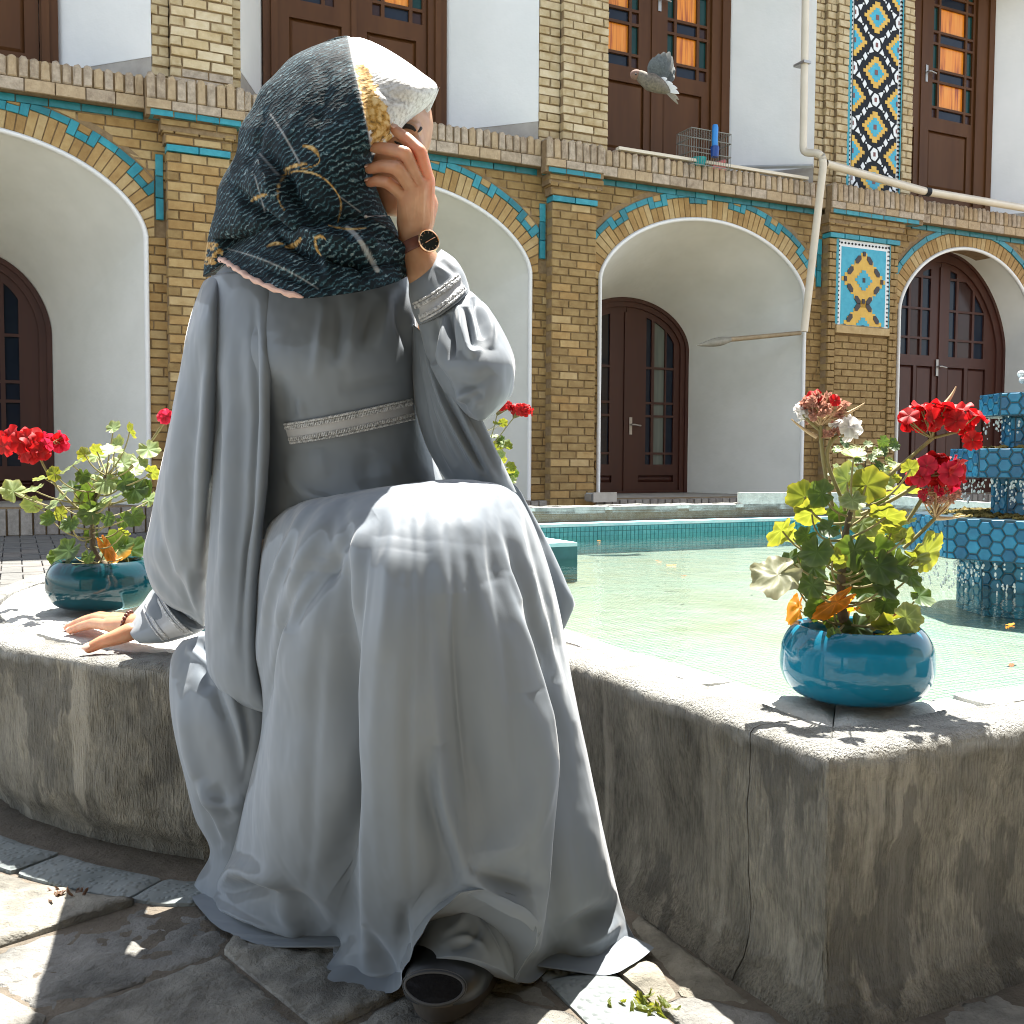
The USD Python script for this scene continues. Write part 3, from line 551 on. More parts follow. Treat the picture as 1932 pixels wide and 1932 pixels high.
# ---------------------------------------------------------------- the basin
basin = thing('pool_basin', 'long stone garden pool with lobed grey stone rim and turquoise tiled inside', 'pool', PD, ANG)
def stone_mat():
    n = {'g': ('geometry', {}), 's': ('separate_xyz', {}), 'zr': ('map_range', {'from_min': .286, 'from_max': .307, 'clamp': True}),  # height mix paints the rim top paler, as sunlit stone
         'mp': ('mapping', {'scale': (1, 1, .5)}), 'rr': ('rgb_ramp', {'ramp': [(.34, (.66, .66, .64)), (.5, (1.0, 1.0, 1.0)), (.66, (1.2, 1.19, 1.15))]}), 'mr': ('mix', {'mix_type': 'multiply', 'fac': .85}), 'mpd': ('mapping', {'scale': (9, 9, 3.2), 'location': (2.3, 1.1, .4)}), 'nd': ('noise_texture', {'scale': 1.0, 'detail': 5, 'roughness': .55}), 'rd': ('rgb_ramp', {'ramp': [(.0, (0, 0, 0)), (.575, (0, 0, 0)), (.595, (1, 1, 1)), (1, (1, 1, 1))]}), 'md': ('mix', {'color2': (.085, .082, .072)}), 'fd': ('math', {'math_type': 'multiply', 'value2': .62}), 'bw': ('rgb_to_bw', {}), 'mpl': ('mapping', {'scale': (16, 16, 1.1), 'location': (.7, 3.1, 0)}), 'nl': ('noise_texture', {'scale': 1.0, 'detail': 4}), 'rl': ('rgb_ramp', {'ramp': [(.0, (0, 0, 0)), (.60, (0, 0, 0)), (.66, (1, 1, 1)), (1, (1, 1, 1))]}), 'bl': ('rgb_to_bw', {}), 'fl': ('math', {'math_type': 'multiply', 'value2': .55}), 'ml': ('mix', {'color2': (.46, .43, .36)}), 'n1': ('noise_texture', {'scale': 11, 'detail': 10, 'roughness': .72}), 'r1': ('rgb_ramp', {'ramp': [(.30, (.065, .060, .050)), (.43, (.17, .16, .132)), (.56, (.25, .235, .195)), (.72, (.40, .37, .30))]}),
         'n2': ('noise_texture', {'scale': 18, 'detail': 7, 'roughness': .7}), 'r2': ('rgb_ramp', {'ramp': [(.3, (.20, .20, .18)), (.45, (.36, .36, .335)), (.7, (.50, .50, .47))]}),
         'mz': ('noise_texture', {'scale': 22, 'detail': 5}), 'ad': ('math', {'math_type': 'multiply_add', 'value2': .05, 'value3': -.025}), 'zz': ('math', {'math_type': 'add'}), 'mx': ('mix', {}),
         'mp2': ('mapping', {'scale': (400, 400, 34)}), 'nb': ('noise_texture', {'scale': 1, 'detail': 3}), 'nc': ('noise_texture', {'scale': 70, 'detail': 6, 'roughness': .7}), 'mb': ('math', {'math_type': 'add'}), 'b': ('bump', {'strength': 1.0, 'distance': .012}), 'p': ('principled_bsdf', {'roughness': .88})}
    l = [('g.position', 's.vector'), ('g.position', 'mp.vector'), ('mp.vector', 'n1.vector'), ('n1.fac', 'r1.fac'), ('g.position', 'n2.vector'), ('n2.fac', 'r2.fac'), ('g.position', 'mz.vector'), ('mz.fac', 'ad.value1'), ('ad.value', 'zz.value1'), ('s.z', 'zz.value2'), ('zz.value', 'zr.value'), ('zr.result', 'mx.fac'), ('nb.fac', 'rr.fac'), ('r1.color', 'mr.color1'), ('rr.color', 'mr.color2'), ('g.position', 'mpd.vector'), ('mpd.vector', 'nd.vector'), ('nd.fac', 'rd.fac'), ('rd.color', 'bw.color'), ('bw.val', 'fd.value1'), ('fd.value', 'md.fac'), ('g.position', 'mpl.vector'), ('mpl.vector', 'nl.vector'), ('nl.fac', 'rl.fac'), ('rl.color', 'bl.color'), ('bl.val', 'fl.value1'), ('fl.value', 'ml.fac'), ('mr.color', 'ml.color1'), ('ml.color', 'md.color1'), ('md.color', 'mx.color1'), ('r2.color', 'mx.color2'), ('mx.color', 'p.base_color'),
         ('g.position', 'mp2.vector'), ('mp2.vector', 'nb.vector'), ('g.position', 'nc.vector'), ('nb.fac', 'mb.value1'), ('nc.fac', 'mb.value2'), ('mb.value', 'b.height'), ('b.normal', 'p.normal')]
    return usdkit.material(stage, L('weathered_sunlit_top_stone'), n, l, surface='p.BSDF')
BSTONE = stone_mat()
def sweep(path, normals, prof, amp, fine):
    """path (n,2) local, outward miter normals, profile [(out, z)]"""
    n, k = len(path), len(prof); pr = np.asarray(prof)
    V = np.zeros((n, k, 3)); V[..., :2] = path[:, None] + normals[:, None] * pr[None, :, :1]; V[..., 2] = pr[None, :, 1]
    if amp:
        Wd = V.copy(); e = (meshkit.fbm(Wd * 7 + 3, 4, 2) - .5) * amp * 1.6 + (meshkit.fbm(Wd * [55, 55, 9], 3, 4) - .5) * amp * .5 + (meshkit.fbm(Wd * 40 + 9, 3, 8) - .5) * amp * .45
        dn = np.gradient(pr, axis=0); pn = np.c_[-dn[:, 1], dn[:, 0]]; pn /= np.linalg.norm(pn, axis=1, keepdims=True) + 1e-9
        V[..., :2] += normals[:, None] * (pn[None, :, :1] * e[..., None]); V[..., 2] += pn[None, :, 1] * e
    return V
def dens(prof, step):
    prof = np.asarray(prof, float); o = [prof[0]]
    for a, b in zip(prof[:-1], prof[1:]):
        m = max(1, int(np.linalg.norm(b - a) / step)); o += [a + (b - a) * (i + 1) / m for i in range(m)]
    return np.array(o)
ZR = .31
def prof_wall(foot): return [(-.085, ZR - .02), (-.085, ZR - .003), (-.08, ZR), (-.02, ZR - .0005), (-.008, ZR - .003), (-.001, ZR - .010), (.0, ZR - .022), (-.002, ZR - .05), (-.006, .18), (-.010, .08)] + foot
def path_pts(line, step):
    n = max(2, int(line.length / step) + 1); return np.array([line.interpolate(d).coords[0] for d in np.linspace(0, line.length, n)])
def norms(p, a=None, b=None):
    t = np.gradient(p, axis=0); t /= np.linalg.norm(t, axis=1, keepdims=True); return np.c_[t[:, 1], -t[:, 0]]
FOOT1 = [(-.006, .045), (.0, .022), (.012, .006), (.022, -.022)]
FOOT2 = [(-.02, .045), (-.04, .015), (-.05, -.02)]
def stone_run(pts, step, foot, name='basin_stone', amp=.012, inner=None, gap=.003):
    line = LineString(pts); p = path_pts(line, step); nn = norms(p); pr = dens(prof_wall(foot), max(step * 1.1, .006))
    V = sweep(p, nn, pr, amp, step)
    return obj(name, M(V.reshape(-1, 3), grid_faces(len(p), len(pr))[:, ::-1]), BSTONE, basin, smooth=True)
# straight stones on the corner side, the corner block, and on towards the right
def corner_block(a1, b1, step):
    n1 = int(b1 / step); n2 = int(a1 / step)
    p = np.vstack([np.c_[np.zeros(n1), np.linspace(b1, 0, n1, endpoint=False)], [[0, 0]], np.c_[np.linspace(0, a1, n2 + 1)[1:], np.zeros(n2)]])
    s_ = np.r_[-np.linspace(b1, 0, n1, endpoint=False), 0, np.linspace(0, a1, n2 + 1)[1:]]
    nn = np.array([[-1, 0] if x < 0 else [0, -1] for x in s_], float); nn[n1] = [-1, -1]
    pr = dens(prof_wall(FOOT1), .0065); V = sweep(p, nn, pr, .012, step)
    c = np.exp(-(s_ / .010) ** 2)[:, None] * .003; V[..., 0] += c; V[..., 1] += c                     # the arris is worn
    inside = pr[None, :, 0] < 0
    V[..., 0] = np.where((s_[:, None] >= 0) & inside, np.maximum(V[..., 0], -pr[None, :, 0]), V[..., 0]); V[..., 1] = np.where((s_[:, None] <= 0) & inside, np.maximum(V[..., 1], -pr[None, :, 0]), V[..., 1])
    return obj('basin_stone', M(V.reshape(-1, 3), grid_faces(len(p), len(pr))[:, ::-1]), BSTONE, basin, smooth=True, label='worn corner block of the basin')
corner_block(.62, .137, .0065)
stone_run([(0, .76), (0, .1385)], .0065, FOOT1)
stone_run([(.6215, 0), (1.2, 0)], .008, FOOT1); stone_run([(1.2015, 0), (1.85, 0)], .03, FOOT1)
A0 = math.pi + math.acos(LA / LR)
def lobe_arc(t0, t1, r=LR): return [(LA + r * math.cos(t), LB + r * math.sin(t)) for t in np.linspace(t0, t1, 80)]
ts = [2.0, 2.6, 3.05, LE]
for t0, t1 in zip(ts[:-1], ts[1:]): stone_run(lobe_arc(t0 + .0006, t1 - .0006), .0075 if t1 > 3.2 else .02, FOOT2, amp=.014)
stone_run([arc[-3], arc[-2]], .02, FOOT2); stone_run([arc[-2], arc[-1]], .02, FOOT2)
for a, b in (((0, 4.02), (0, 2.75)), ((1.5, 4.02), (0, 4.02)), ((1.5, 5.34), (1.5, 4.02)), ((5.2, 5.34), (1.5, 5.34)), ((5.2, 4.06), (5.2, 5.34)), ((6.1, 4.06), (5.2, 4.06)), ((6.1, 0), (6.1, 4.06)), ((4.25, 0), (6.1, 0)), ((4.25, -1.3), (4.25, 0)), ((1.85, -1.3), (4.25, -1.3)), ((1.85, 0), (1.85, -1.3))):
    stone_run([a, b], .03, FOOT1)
# inner coping strips, the bed of the rim, painted ledge and tiles inside
bed = OUTP.buffer(-.075, join_style=2).difference(INP)
m = trimesh.creation.extrude_polygon(bed if bed.geom_type == 'Polygon' else max(bed.geoms, key=lambda g: g.area), .30, engine='earcut'); m.apply_translation([0, 0, -.02]); obj('rim_bed', m, MORTAR, basin)
RIMTOP = mat('pale_worn_rim_stone', (.36, .36, .335), (.60, .60, .57), 16, .85, .8, 60, .008, detail=8)
cop = OUTP.buffer(-.092, join_style=2).difference(INP)
cuts = [LineString([(-3, y), (.2, y)]).buffer(.003) for y in (.35, .62)] + [LineString([(x, -2), (x, .3)]).buffer(.003) for x in (.36, .95, 1.5)] + [LineString([(0.0, 0.0), (.5, .5)]).buffer(.0008)] + [LineString([(x, 3.8), (x, 5.6)]).buffer(.004) for x in (.6, 1.2, 2.3, 2.9, 3.5, 4)] + [LineString([(LA, LB), (LA + 2 * math.cos(t), LB + 2 * math.sin(t))]).buffer(.003) for t in (2.2, 2.7, 3.1, 3.5, 3.95, 4.3)]
for q in getattr(cop.difference(unary_union(cuts)), 'geoms', []):
    if q.geom_type == 'Polygon' and q.area > .001:
        c_ = q.centroid; st = .012 if c_.y < 1.6 and c_.x < 1.5 and q.area < .4 else .05
        try: obj('coping_stone', floor_stone(q, ZR, st, .006, 5, edge=.006, thick=.05), RIMTOP, basin, smooth=55)
        except Exception: pass
LEDGE = mat('pale_turquoise_paint', (.22, .50, .55), (.46, .62, .63), 5, .6, .2, 40, .003)
ring1 = INP
far = Polygon([(.6, 3.0), (6.5, 3.3), (6.5, 6), (.6, 6)])
IN2 = unary_union([INP.buffer(-.055, join_style=2).difference(far), INP.buffer(-.15, join_style=2)]).buffer(.001).buffer(-.001)
IN2 = max(getattr(IN2, 'geoms', [IN2]), key=lambda g: g.area)
def wallring(poly, z0, z1):
    p = np.array(poly.exterior.coords)[:-1]; n = len(p); V = np.vstack([np.c_[p, np.full(n, z0)], np.c_[p, np.full(n, z1)]]); j = np.arange(n); k = (j + 1) % n
    return M(V, np.vstack([np.stack([j, j + n, k + n], -1), np.stack([j, k + n, k], -1)]))
obj('rim_face', wallring(INP, .20, ZR - .008), RIMTOP, basin)
g = INP.buffer(.004).difference(IN2); g = max(getattr(g, 'geoms', [g]), key=lambda e: e.area)
m = trimesh.creation.extrude_polygon(g, .02, engine='earcut'); m.apply_translation([0, 0, .182]); obj('inner_ledge', m, LEDGE, basin)
GROUT = mat('dark_teal_grout', (.01, .07, .08), (.02, .11, .12), 9, .7)
obj('inner_wall', wallring(IN2, -.02, .182), GROUT, basin)
tl = []; pc = np.array(shapely.geometry.polygon.orient(IN2).exterior.coords)
for p, q in zip(pc[:-1], pc[1:]):
    Ln = np.linalg.norm(q - p)
    if Ln < .03 or max(p[1], q[1]) < 2.8 or min(p[0], q[0]) < 1.2: continue
    nT = int(Ln / .032); d = (q - p) / Ln; nn = np.array([-d[1], d[0]])
    for i in range(nT):
        for j in range(7):
            z = .18 - (j + 1) * .032; a = p + d * ((i + .06) * Ln / nT); b = p + d * ((i + .94) * Ln / nT)
            v = [(*a, z + .002), (*b, z + .002), (*b, z + .030), (*a, z + .030)]; v2 = [(x + nn[0] * .003, y + nn[1] * .003, zz) for x, y, zz in v]
            tl.append(M(v + v2, [(4, 5, 6), (4, 6, 7), (0, 4, 7), (0, 7, 3), (1, 2, 6), (1, 6, 5), (3, 7, 6), (3, 6, 2)]))
POOLTILE = mat('pool_turquoise_tile', (.03, .28, .33), (.10, .46, .50), 30, .3, island=.35)
obj('pool_tiles', tl, POOLTILE, basin, kind='stuff')
# mosaic floor seen through the water
def floor_mat():
    n = {'g': ('geometry', {}), 'mp': ('mapping', {'rotation': (0, 0, -math.radians(ANG)), 'scale': (1, 1, 0)}), 'br': ('brick_texture', {'offset': 0.0, 'squash': 1.0, 'scale': 1.0, 'brick_width': .026, 'row_height': .026, 'mortar_size': .0036, 'mortar_smooth': .3, 'color1': (.235, .26, .215), 'color2': (.275, .295, .25), 'mortar': (.07, .125, .105)}),
         'n': ('noise_texture', {'scale': 1.7, 'detail': 6, 'roughness': .6}), 'r': ('rgb_ramp', {'ramp': [(.33, (.80, .78, .62)), (.48, (.97, .97, .92)), (.65, (.86, 1.0, .98))]}), 'm': ('mix', {'mix_type': 'multiply', 'fac': 1.0}), 'p': ('principled_bsdf', {'roughness': .6})}
    return usdkit.material(stage, L('pool_floor_mosaic'), n, [('g.position', 'mp.vector'), ('mp.vector', 'br.vector'), ('g.position', 'n.vector'), ('n.fac', 'r.fac'), ('br.color', 'm.color1'), ('r.color', 'm.color2'), ('m.color', 'p.base_color')], surface='p.BSDF')
m = trimesh.creation.extrude_polygon(IN2.buffer(.02), .02, engine='earcut'); m.apply_translation([0, 0, -.02]); obj('pool_floor', m, floor_mat(), basin)
def water_mat():
    n = {'g': ('geometry', {}), 'n': ('noise_texture', {'scale': 9, 'detail': 3, 'roughness': .5}), 'n2': ('noise_texture', {'scale': 38, 'detail': 2}), 'ml': ('math', {'math_type': 'multiply_add', 'value2': .3}), 'b': ('bump', {'strength': .22, 'distance': .02}), 'fr': ('fresnel', {'IOR': 1.33}), 't': ('transparent_bsdf', {'color': (.93, .985, .95)}), 'gl': ('glossy_bsdf', {'roughness': .02, 'color': (1, 1, 1)}), 'm': ('mix_closure', {})}
    return usdkit.material(stage, L('clear_pool_water'), n, [('g.position', 'n.vector'), ('g.position', 'n2.vector'), ('n2.fac', 'ml.value1'), ('n.fac', 'ml.value3'), ('ml.value', 'b.height'), ('b.normal', 'fr.normal'), ('b.normal', 'gl.normal'), ('fr.fac', 'm.fac'), ('t.BSDF', 'm.closure1'), ('gl.BSDF', 'm.closure2')], surface='m.closure')
try: WATER = water_mat()
except Exception: raise
pc = to_world(IN2.buffer(-.001)); m = trimesh.creation.triangulate_polygon(pc, engine='earcut'); ZW = .118
obj('water', M(np.c_[m[0], np.full(len(m[0]), ZW)], m[1]), WATER, kind='structure')
# ---------------------------------------------------------------- fountain
FB = [mat(f'blue_hex_tile_{"abc"[k]}', a, b, 14, .25, .1, 30, .003) for k, (a, b) in enumerate([((.006, .095, .185), (.014, .16, .28)), ((.008, .115, .22), (.02, .19, .33)), ((.005, .065, .14), (.010, .115, .215))])]
FJ = mat('dark_wet_joint', (.006, .03, .05), (.015, .06, .09), 12, .35)
MOSS = mat('dry_moss', (.12, .10, .02), (.30, .22, .06), 40, .95, 1, 120, .012)
FC = atY(1958, 1000, 4.25); FC[2] = 0
fountain = thing('tiered_fountain', 'tiered octagonal fountain clad in blue hexagonal tiles standing in the pool', 'fountain', FC)
cam_a = math.atan2(-FC[1], -FC[0])
def octa(r, rot): return [(r / math.cos(math.pi / 8) * math.cos(rot + math.pi / 8 + i * math.pi / 4), r / math.cos(math.pi / 8) * math.sin(rot + math.pi / 8 + i * math.pi / 4)) for i in range(8)]
def tier(r, z0, z1, name, rot, hexes=True, size=.030):
    core = trimesh.creation.extrude_polygon(Polygon(octa(r, rot)), z1 - z0, engine='earcut'); core.apply_translation([0, 0, z0])
    t = obj(name, core, FJ, fountain)
    if not hexes: return t
    o = octa(r, rot)
    for i in range(8):
        p, q = np.array(o[i]), np.array(o[(i + 1) % 8]); mid = (p + q) / 2; n = mid / np.linalg.norm(mid)
        if n @ np.array([math.cos(cam_a), math.sin(cam_a)]) < -.2: continue
        d = (q - p) / np.linalg.norm(q - p); ln = np.linalg.norm(q - p); rect_ = sbox(.004, .004, ln - .004, z1 - z0 - .002)
        for a in range(-1, int(ln / (size * 1.5)) + 2):
            for b in range(-1, int((z1 - z0) / (size * 1.73)) + 2):
                cx, cz = a * size * 1.5 + .01, b * size * 1.732 + (a % 2) * size * .866
                h = Polygon([(cx + (size - .003) * math.cos(k * math.pi / 3), cz + (size - .003) * math.sin(k * math.pi / 3)) for k in range(6)]).intersection(rect_)
                if h.geom_type != 'Polygon' or h.area < 1e-4: continue
                m = chip(list(shapely.geometry.polygon.orient(h).exterior.coords)[:-1], -.004, .005 + RNG.uniform(-.001, .001), .003, .0003); v = m.vertices
                P = p[None] + d * v[:, :1] + n * (-v[:, 1:2])
                obj('hexagonal_tile', M(np.c_[P, z0 + v[:, 2]], m.faces), FB[RNG.integers(3)], t)
    return t
rot = cam_a - .30
def zof(y, r): d = np.hypot(FC[0], FC[1]) - r; return HC - (y - 870.5) / F * d * FC[1] / np.hypot(FC[0], FC[1])
tier(.28, 0, zof(1068, .4), 'fountain_base', rot, True, .03); t1 = tier(.46, zof(1066, .46), zof(984, .46), 'fountain_bowl', rot)
tier(.165, zof(984, .46), zof(898, .2), 'fountain_column', rot, True, .03); t2 = tier(.315, zof(904, .3), zof(846, .3), 'fountain_bowl', rot); tier(.135, zof(846, .3), zof(782, .2), 'fountain_column', rot, True, .03); t3 = tier(.215, zof(784, .2), zof(740, .2), 'fountain_bowl', rot)
def moss(r0, r1, z, n, seed):
    rr = np.random.default_rng(seed); ms = []
    for _ in range(n):
        a, r = rr.uniform(0, 6.28), rr.uniform(r0, r1); b = trimesh.creation.icosphere(1, rr.uniform(.008, .022)); b.apply_scale([1, 1, .5]); b.vertices += rr.normal(0, .003, b.vertices.shape); b.apply_translation([r * math.cos(a), r * math.sin(a), z]); ms.append(b)
    return ms
obj('moss', moss(.17, .42, zof(984, .46) + .004, 260, 3), MOSS, t1, kind='stuff'); obj('moss', moss(.14, .29, zof(846, .3) + .002, 60, 4), MOSS, t2, kind='stuff')
SPRAY = usdkit.material(stage, L('white_water'), {'p': ('principled_bsdf', {'base_color': (.86, .9, .92), 'roughness': .15, 'transmission_weight': .35, 'ior': 1.33})}, surface='p.BSDF')
rr = np.random.default_rng(9)
def drops(spec):
    ms = []
    for r, z0, z1, n in spec:
        for _ in range(n):
            a = cam_a + rr.uniform(-1.3, 1.3); k = rr.integers(2, 7); zt = z0
            for j in range(k):
                zt -= rr.uniform(.004, .03)
                if zt < z1: break
                b = trimesh.creation.icosphere(1, rr.uniform(.0022, .0048)); b.apply_scale([1, 1, rr.uniform(1, 2.4)]); rj = r + rr.normal(0, .006); b.apply_translation([rj * math.cos(a), rj * math.sin(a), zt]); ms.append(b)
    return ms
sp = drops([(.455, zof(1066, .46), ZW, 60), (.31, zof(904, .3), zof(984, .46), 70), (.21, zof(784, .2), zof(846, .3), 26), (.47, ZW + .06, ZW, 40)])
for _ in range(140):                                                # the jet breaking up above the top bowl
    b = trimesh.creation.icosphere(1, rr.uniform(.004, .016)); u = rr.normal(0, 1, 3); u /= np.linalg.norm(u); b.apply_translation(u * rr.uniform(0, 1) ** .5 * [.085, .085, .075] + [-.02, -.03, zof(740, .2) + .075]); sp.append(b)
tag(obj('falling_water', [M(m.vertices + FC, m.faces) for m in sp], SPRAY, None, True), 'white jet and strings of drops falling from the blue fountain bowls', 'falling water', kind='stuff')
# ---------------------------------------------------------------- geraniums in glazed bowls
def glaze(name, a, b): return mat(name, a, b, 7, .05, .03, 9, .003)
GL1 = glaze('bright_turquoise_glaze', (.004, .115, .20), (.010, .17, .27)); GL2 = glaze('dark_turquoise_glaze', (.002, .024, .034), (.004, .052, .066)); GL3 = mat('pale_green_glaze', (.22, .45, .36), (.30, .52, .43), 5, .3)
SOIL = mat('potting_soil', (.025, .016, .010), (.07, .045, .028), 60, .95, 1, 120, .015); STEM = mat('green_brown_stem', (.16, .15, .05), (.26, .22, .09), 30, .7); BARK = mat('woody_stem', (.06, .045, .025), (.13, .10, .06), 50, .85, .7, 120, .004); DRY = mat('dry_stalk', (.42, .30, .16), (.60, .46, .28), 40, .8)
def leaf_mat(name, c, tr, mixf, rough=.5):
    n = {'a': ('attribute', {'attribute': 'tint'}), 'c': ('color', {'value': c}), 'm': ('mix', {'mix_type': 'multiply', 'fac': 1.0}), 'ct': ('color', {'value': tr}), 'mt': ('mix', {'mix_type': 'multiply', 'fac': 1.0}), 'p': ('principled_bsdf', {'roughness': rough, 'specular_ior_level': .4}), 't': ('translucent_bsdf', {}), 'x': ('mix_closure', {'fac': mixf})}
    return usdkit.material(stage, L(name), n, [('a.color', 'm.color1'), ('c.color', 'm.color2'), ('a.color', 'mt.color1'), ('ct.color', 'mt.color2'), ('m.color', 'p.base_color'), ('mt.color', 't.color'), ('p.BSDF', 'x.closure1'), ('t.BSDF', 'x.closure2')], surface='x.closure')
LEAF = {'d': leaf_mat('dark_green_leaf', (.045, .085, .028), (.12, .20, .02), .28), 'l': leaf_mat('yellow_green_leaf', (.10, .135, .026), (.23, .26, .024), .5), 'p': leaf_mat('sunlit_green_leaf', (.19, .265, .125), (.26, .32, .06), .3), 'w': leaf_mat('dry_sunlit_leaf', (.24, .25, .155), (.27, .27, .15), .4), 'o': leaf_mat('withered_orange_leaf', (.55, .22, .03), (.85, .36, .02), .5), 'b': leaf_mat('withered_brown_leaf', (.25, .10, .04), (.40, .14, .04), .4), 'n': leaf_mat('dead_brown_leaf', (.10, .055, .03), (.12, .06, .03), .2), 'g': leaf_mat('green_orange_leaf', (.06, .11, .035), (.16, .25, .03), .3),  # pale leaf tones hold the sun on lit leaves in their colour
        'r': leaf_mat('red_petal', (.52, .008, .010), (.62, .010, .014), .35, .6), 'k': leaf_mat('pink_petal', (.66, .02, .06), (.8, .03, .09), .35, .6), 'f': leaf_mat('faded_petal', (.52, .27, .20), (.6, .3, .22), .3, .8), 'v': leaf_mat('white_petal', (.8, .78, .76), (.8, .78, .76), .3, .7)}
def leaf_mesh(R, rg, curl=.18, wilt=0.0, crinkle=0.0):
    nr, nt = 7, 56; th = np.linspace(0, 2 * np.pi, nt, endpoint=False); ph = rg.uniform(0, 6)
    out = 1 + .075 * np.cos(7 * (th)) + .03 * np.cos(21 * th + ph) + .05 * np.cos(2 * th + ph); out *= 1 - .72 * np.exp(-(((th - np.pi) / .20) ** 2)); out *= 1 + .12 * np.cos(th)
    s = np.linspace(0, 1, nr) ** .85; r = s[:, None] * out[None] * R
    z = R * (curl * s[:, None] ** 2 * (1 + .5 * np.cos(2 * th + ph)[None]) + (.015 if crinkle else .07) * s[:, None] ** 1.5 * np.cos(7 * th)[None] + .05 * s[:, None] ** 2 * np.cos(3 * th + 2 * ph)[None] + .03 * s[:, None] ** 3 * np.cos(17 * th + ph) + crinkle * s[:, None] ** 1.5 * np.cos(5 * th + 6 * s[:, None] + ph))
    x, y = r * np.cos(th), r * np.sin(th)
    if wilt:
        a = wilt * (np.abs(y) / R) ** 1.1 * 2.0; yy = np.sign(y) * R * np.sin(np.minimum(a, 2.6)) * .42; z = z - R * .55 * (1 - np.cos(np.minimum(a, 2.6))) + .05 * R * np.sin(x / R * 9 + y / R * 7); y = yy; x = x * 1.15
    V = np.stack([x, y, z], -1).reshape(-1, 3)
    vein = np.exp(-((np.abs(((th * 7 / (2 * np.pi)) + .5) % 1 - .5)) / .07) ** 2)[None] * (1 - .6 * s[:, None])
    zone = np.exp(-((s[:, None] - .62) / .13) ** 2); edge = s[:, None] ** 6 * np.ones_like(vein)
    t = 1 + .40 * vein - .22 * zone + .25 * edge + rg.uniform(-.12, .12); tint = np.stack([t * (1 + .25 * edge + .1 * vein), t, t * (.9 + .25 * vein)], -1).reshape(-1, 3)
    return V, grid_faces(nr, nt, True)[:, ::-1], np.clip(tint, .2, 3)
def frame_to(n, hint):
    n = n / np.linalg.norm(n); x = hint - n * (hint @ n); x /= np.linalg.norm(x) + 1e-9; return np.stack([x, np.cross(n, x), n], 1)
VIEW = np.array([0, -1, .05]); UPV = np.array([0, 0, 1.0])
def add_leaf(parent, P, R, kind, rg, stemfrom=None, hang=False):
    base = {'p': UPV * .75 + VIEW * .62, 'l': UPV * .45 - VIEW * .75, 'd': UPV * .28 + VIEW * .85, 'w': UPV * .5 + VIEW * .7, 'o': VIEW * .7 + UPV * .1, 'b': VIEW * .7 + UPV * .1, 'g': VIEW * .9 + UPV * .25}[kind]
    n = base + rg.normal(0, .30, 3); out = P - stemfrom if stemfrom is not None else rg.normal(0, 1, 3); out = out / (np.linalg.norm(out) + 1e-9)
    hint = out + rg.normal(0, .35, 3) + (np.array([0, 0, -1.4]) if hang or kind in 'obdg' else 0)
    A = frame_to(n, hint); wl = {'o': .75, 'b': .95}.get(kind, 0) + (.35 if hang else 0)
    V, f, t = leaf_mesh(R, rg, rg.uniform(-.10, .24), wl, .12 if kind == 'w' else 0)
    if kind == 'w': t = 1 + (t - 1) * .3
    if kind == 'g': q = np.clip((V[:, 1:2] / R - .35) * 3, 0, 1); t = t * (1 - q) + q * np.array([6.0, 1.6, .4])
    W_ = V @ A.T + P
    obj('leaf', M(W_, f), LEAF[kind], parent, smooth=True, colors=t)
    if stemfrom is not None:
        mid = (P + stemfrom) / 2 + np.array([0, 0, -.012]) + rg.normal(0, .004, 3); s = spline([stemfrom, mid, P - .002 * A[:, 2]], 9)
        obj('leaf_stalk', tube(s, np.linspace(.0017, .0012, 9) * (1 + R * 4), 6), STEM, parent, smooth=True)
def floret(rg, R):
    Vs, Fs, Ts = [], [], []; k = 0
    for i in range(5):
        a = i * 2 * np.pi / 5 + rg.normal(0, .12); nu, nv = 5, 7; u = np.linspace(0, 1, nu)[:, None]; v = np.linspace(-1, 1, nv)[None]
        wd = R * .52 * np.sin(np.clip(u * 1.15, 0, 1) * np.pi * .62) ** .8; x = u * R * (1 - .10 * v ** 2); y = wd * v; z = R * (.25 * u ** 2 * rg.uniform(-.3, 1.2) + .16 * np.cos(v * 2.4) * u - .1 * u)
        q = np.stack([x * math.cos(a) - y * math.sin(a), x * math.sin(a) + y * math.cos(a), z + 0 * x], -1).reshape(-1, 3); Vs.append(q); Fs.append(grid_faces(nu, nv) + k); k += len(q)
        t = (1.0 - .35 * (1 - u) + .12 * np.cos(v * 6)) * np.ones_like(x); Ts.append(np.repeat(t.reshape(-1, 1), 3, 1))
    return np.vstack(Vs), np.vstack(Fs), np.vstack(Ts)
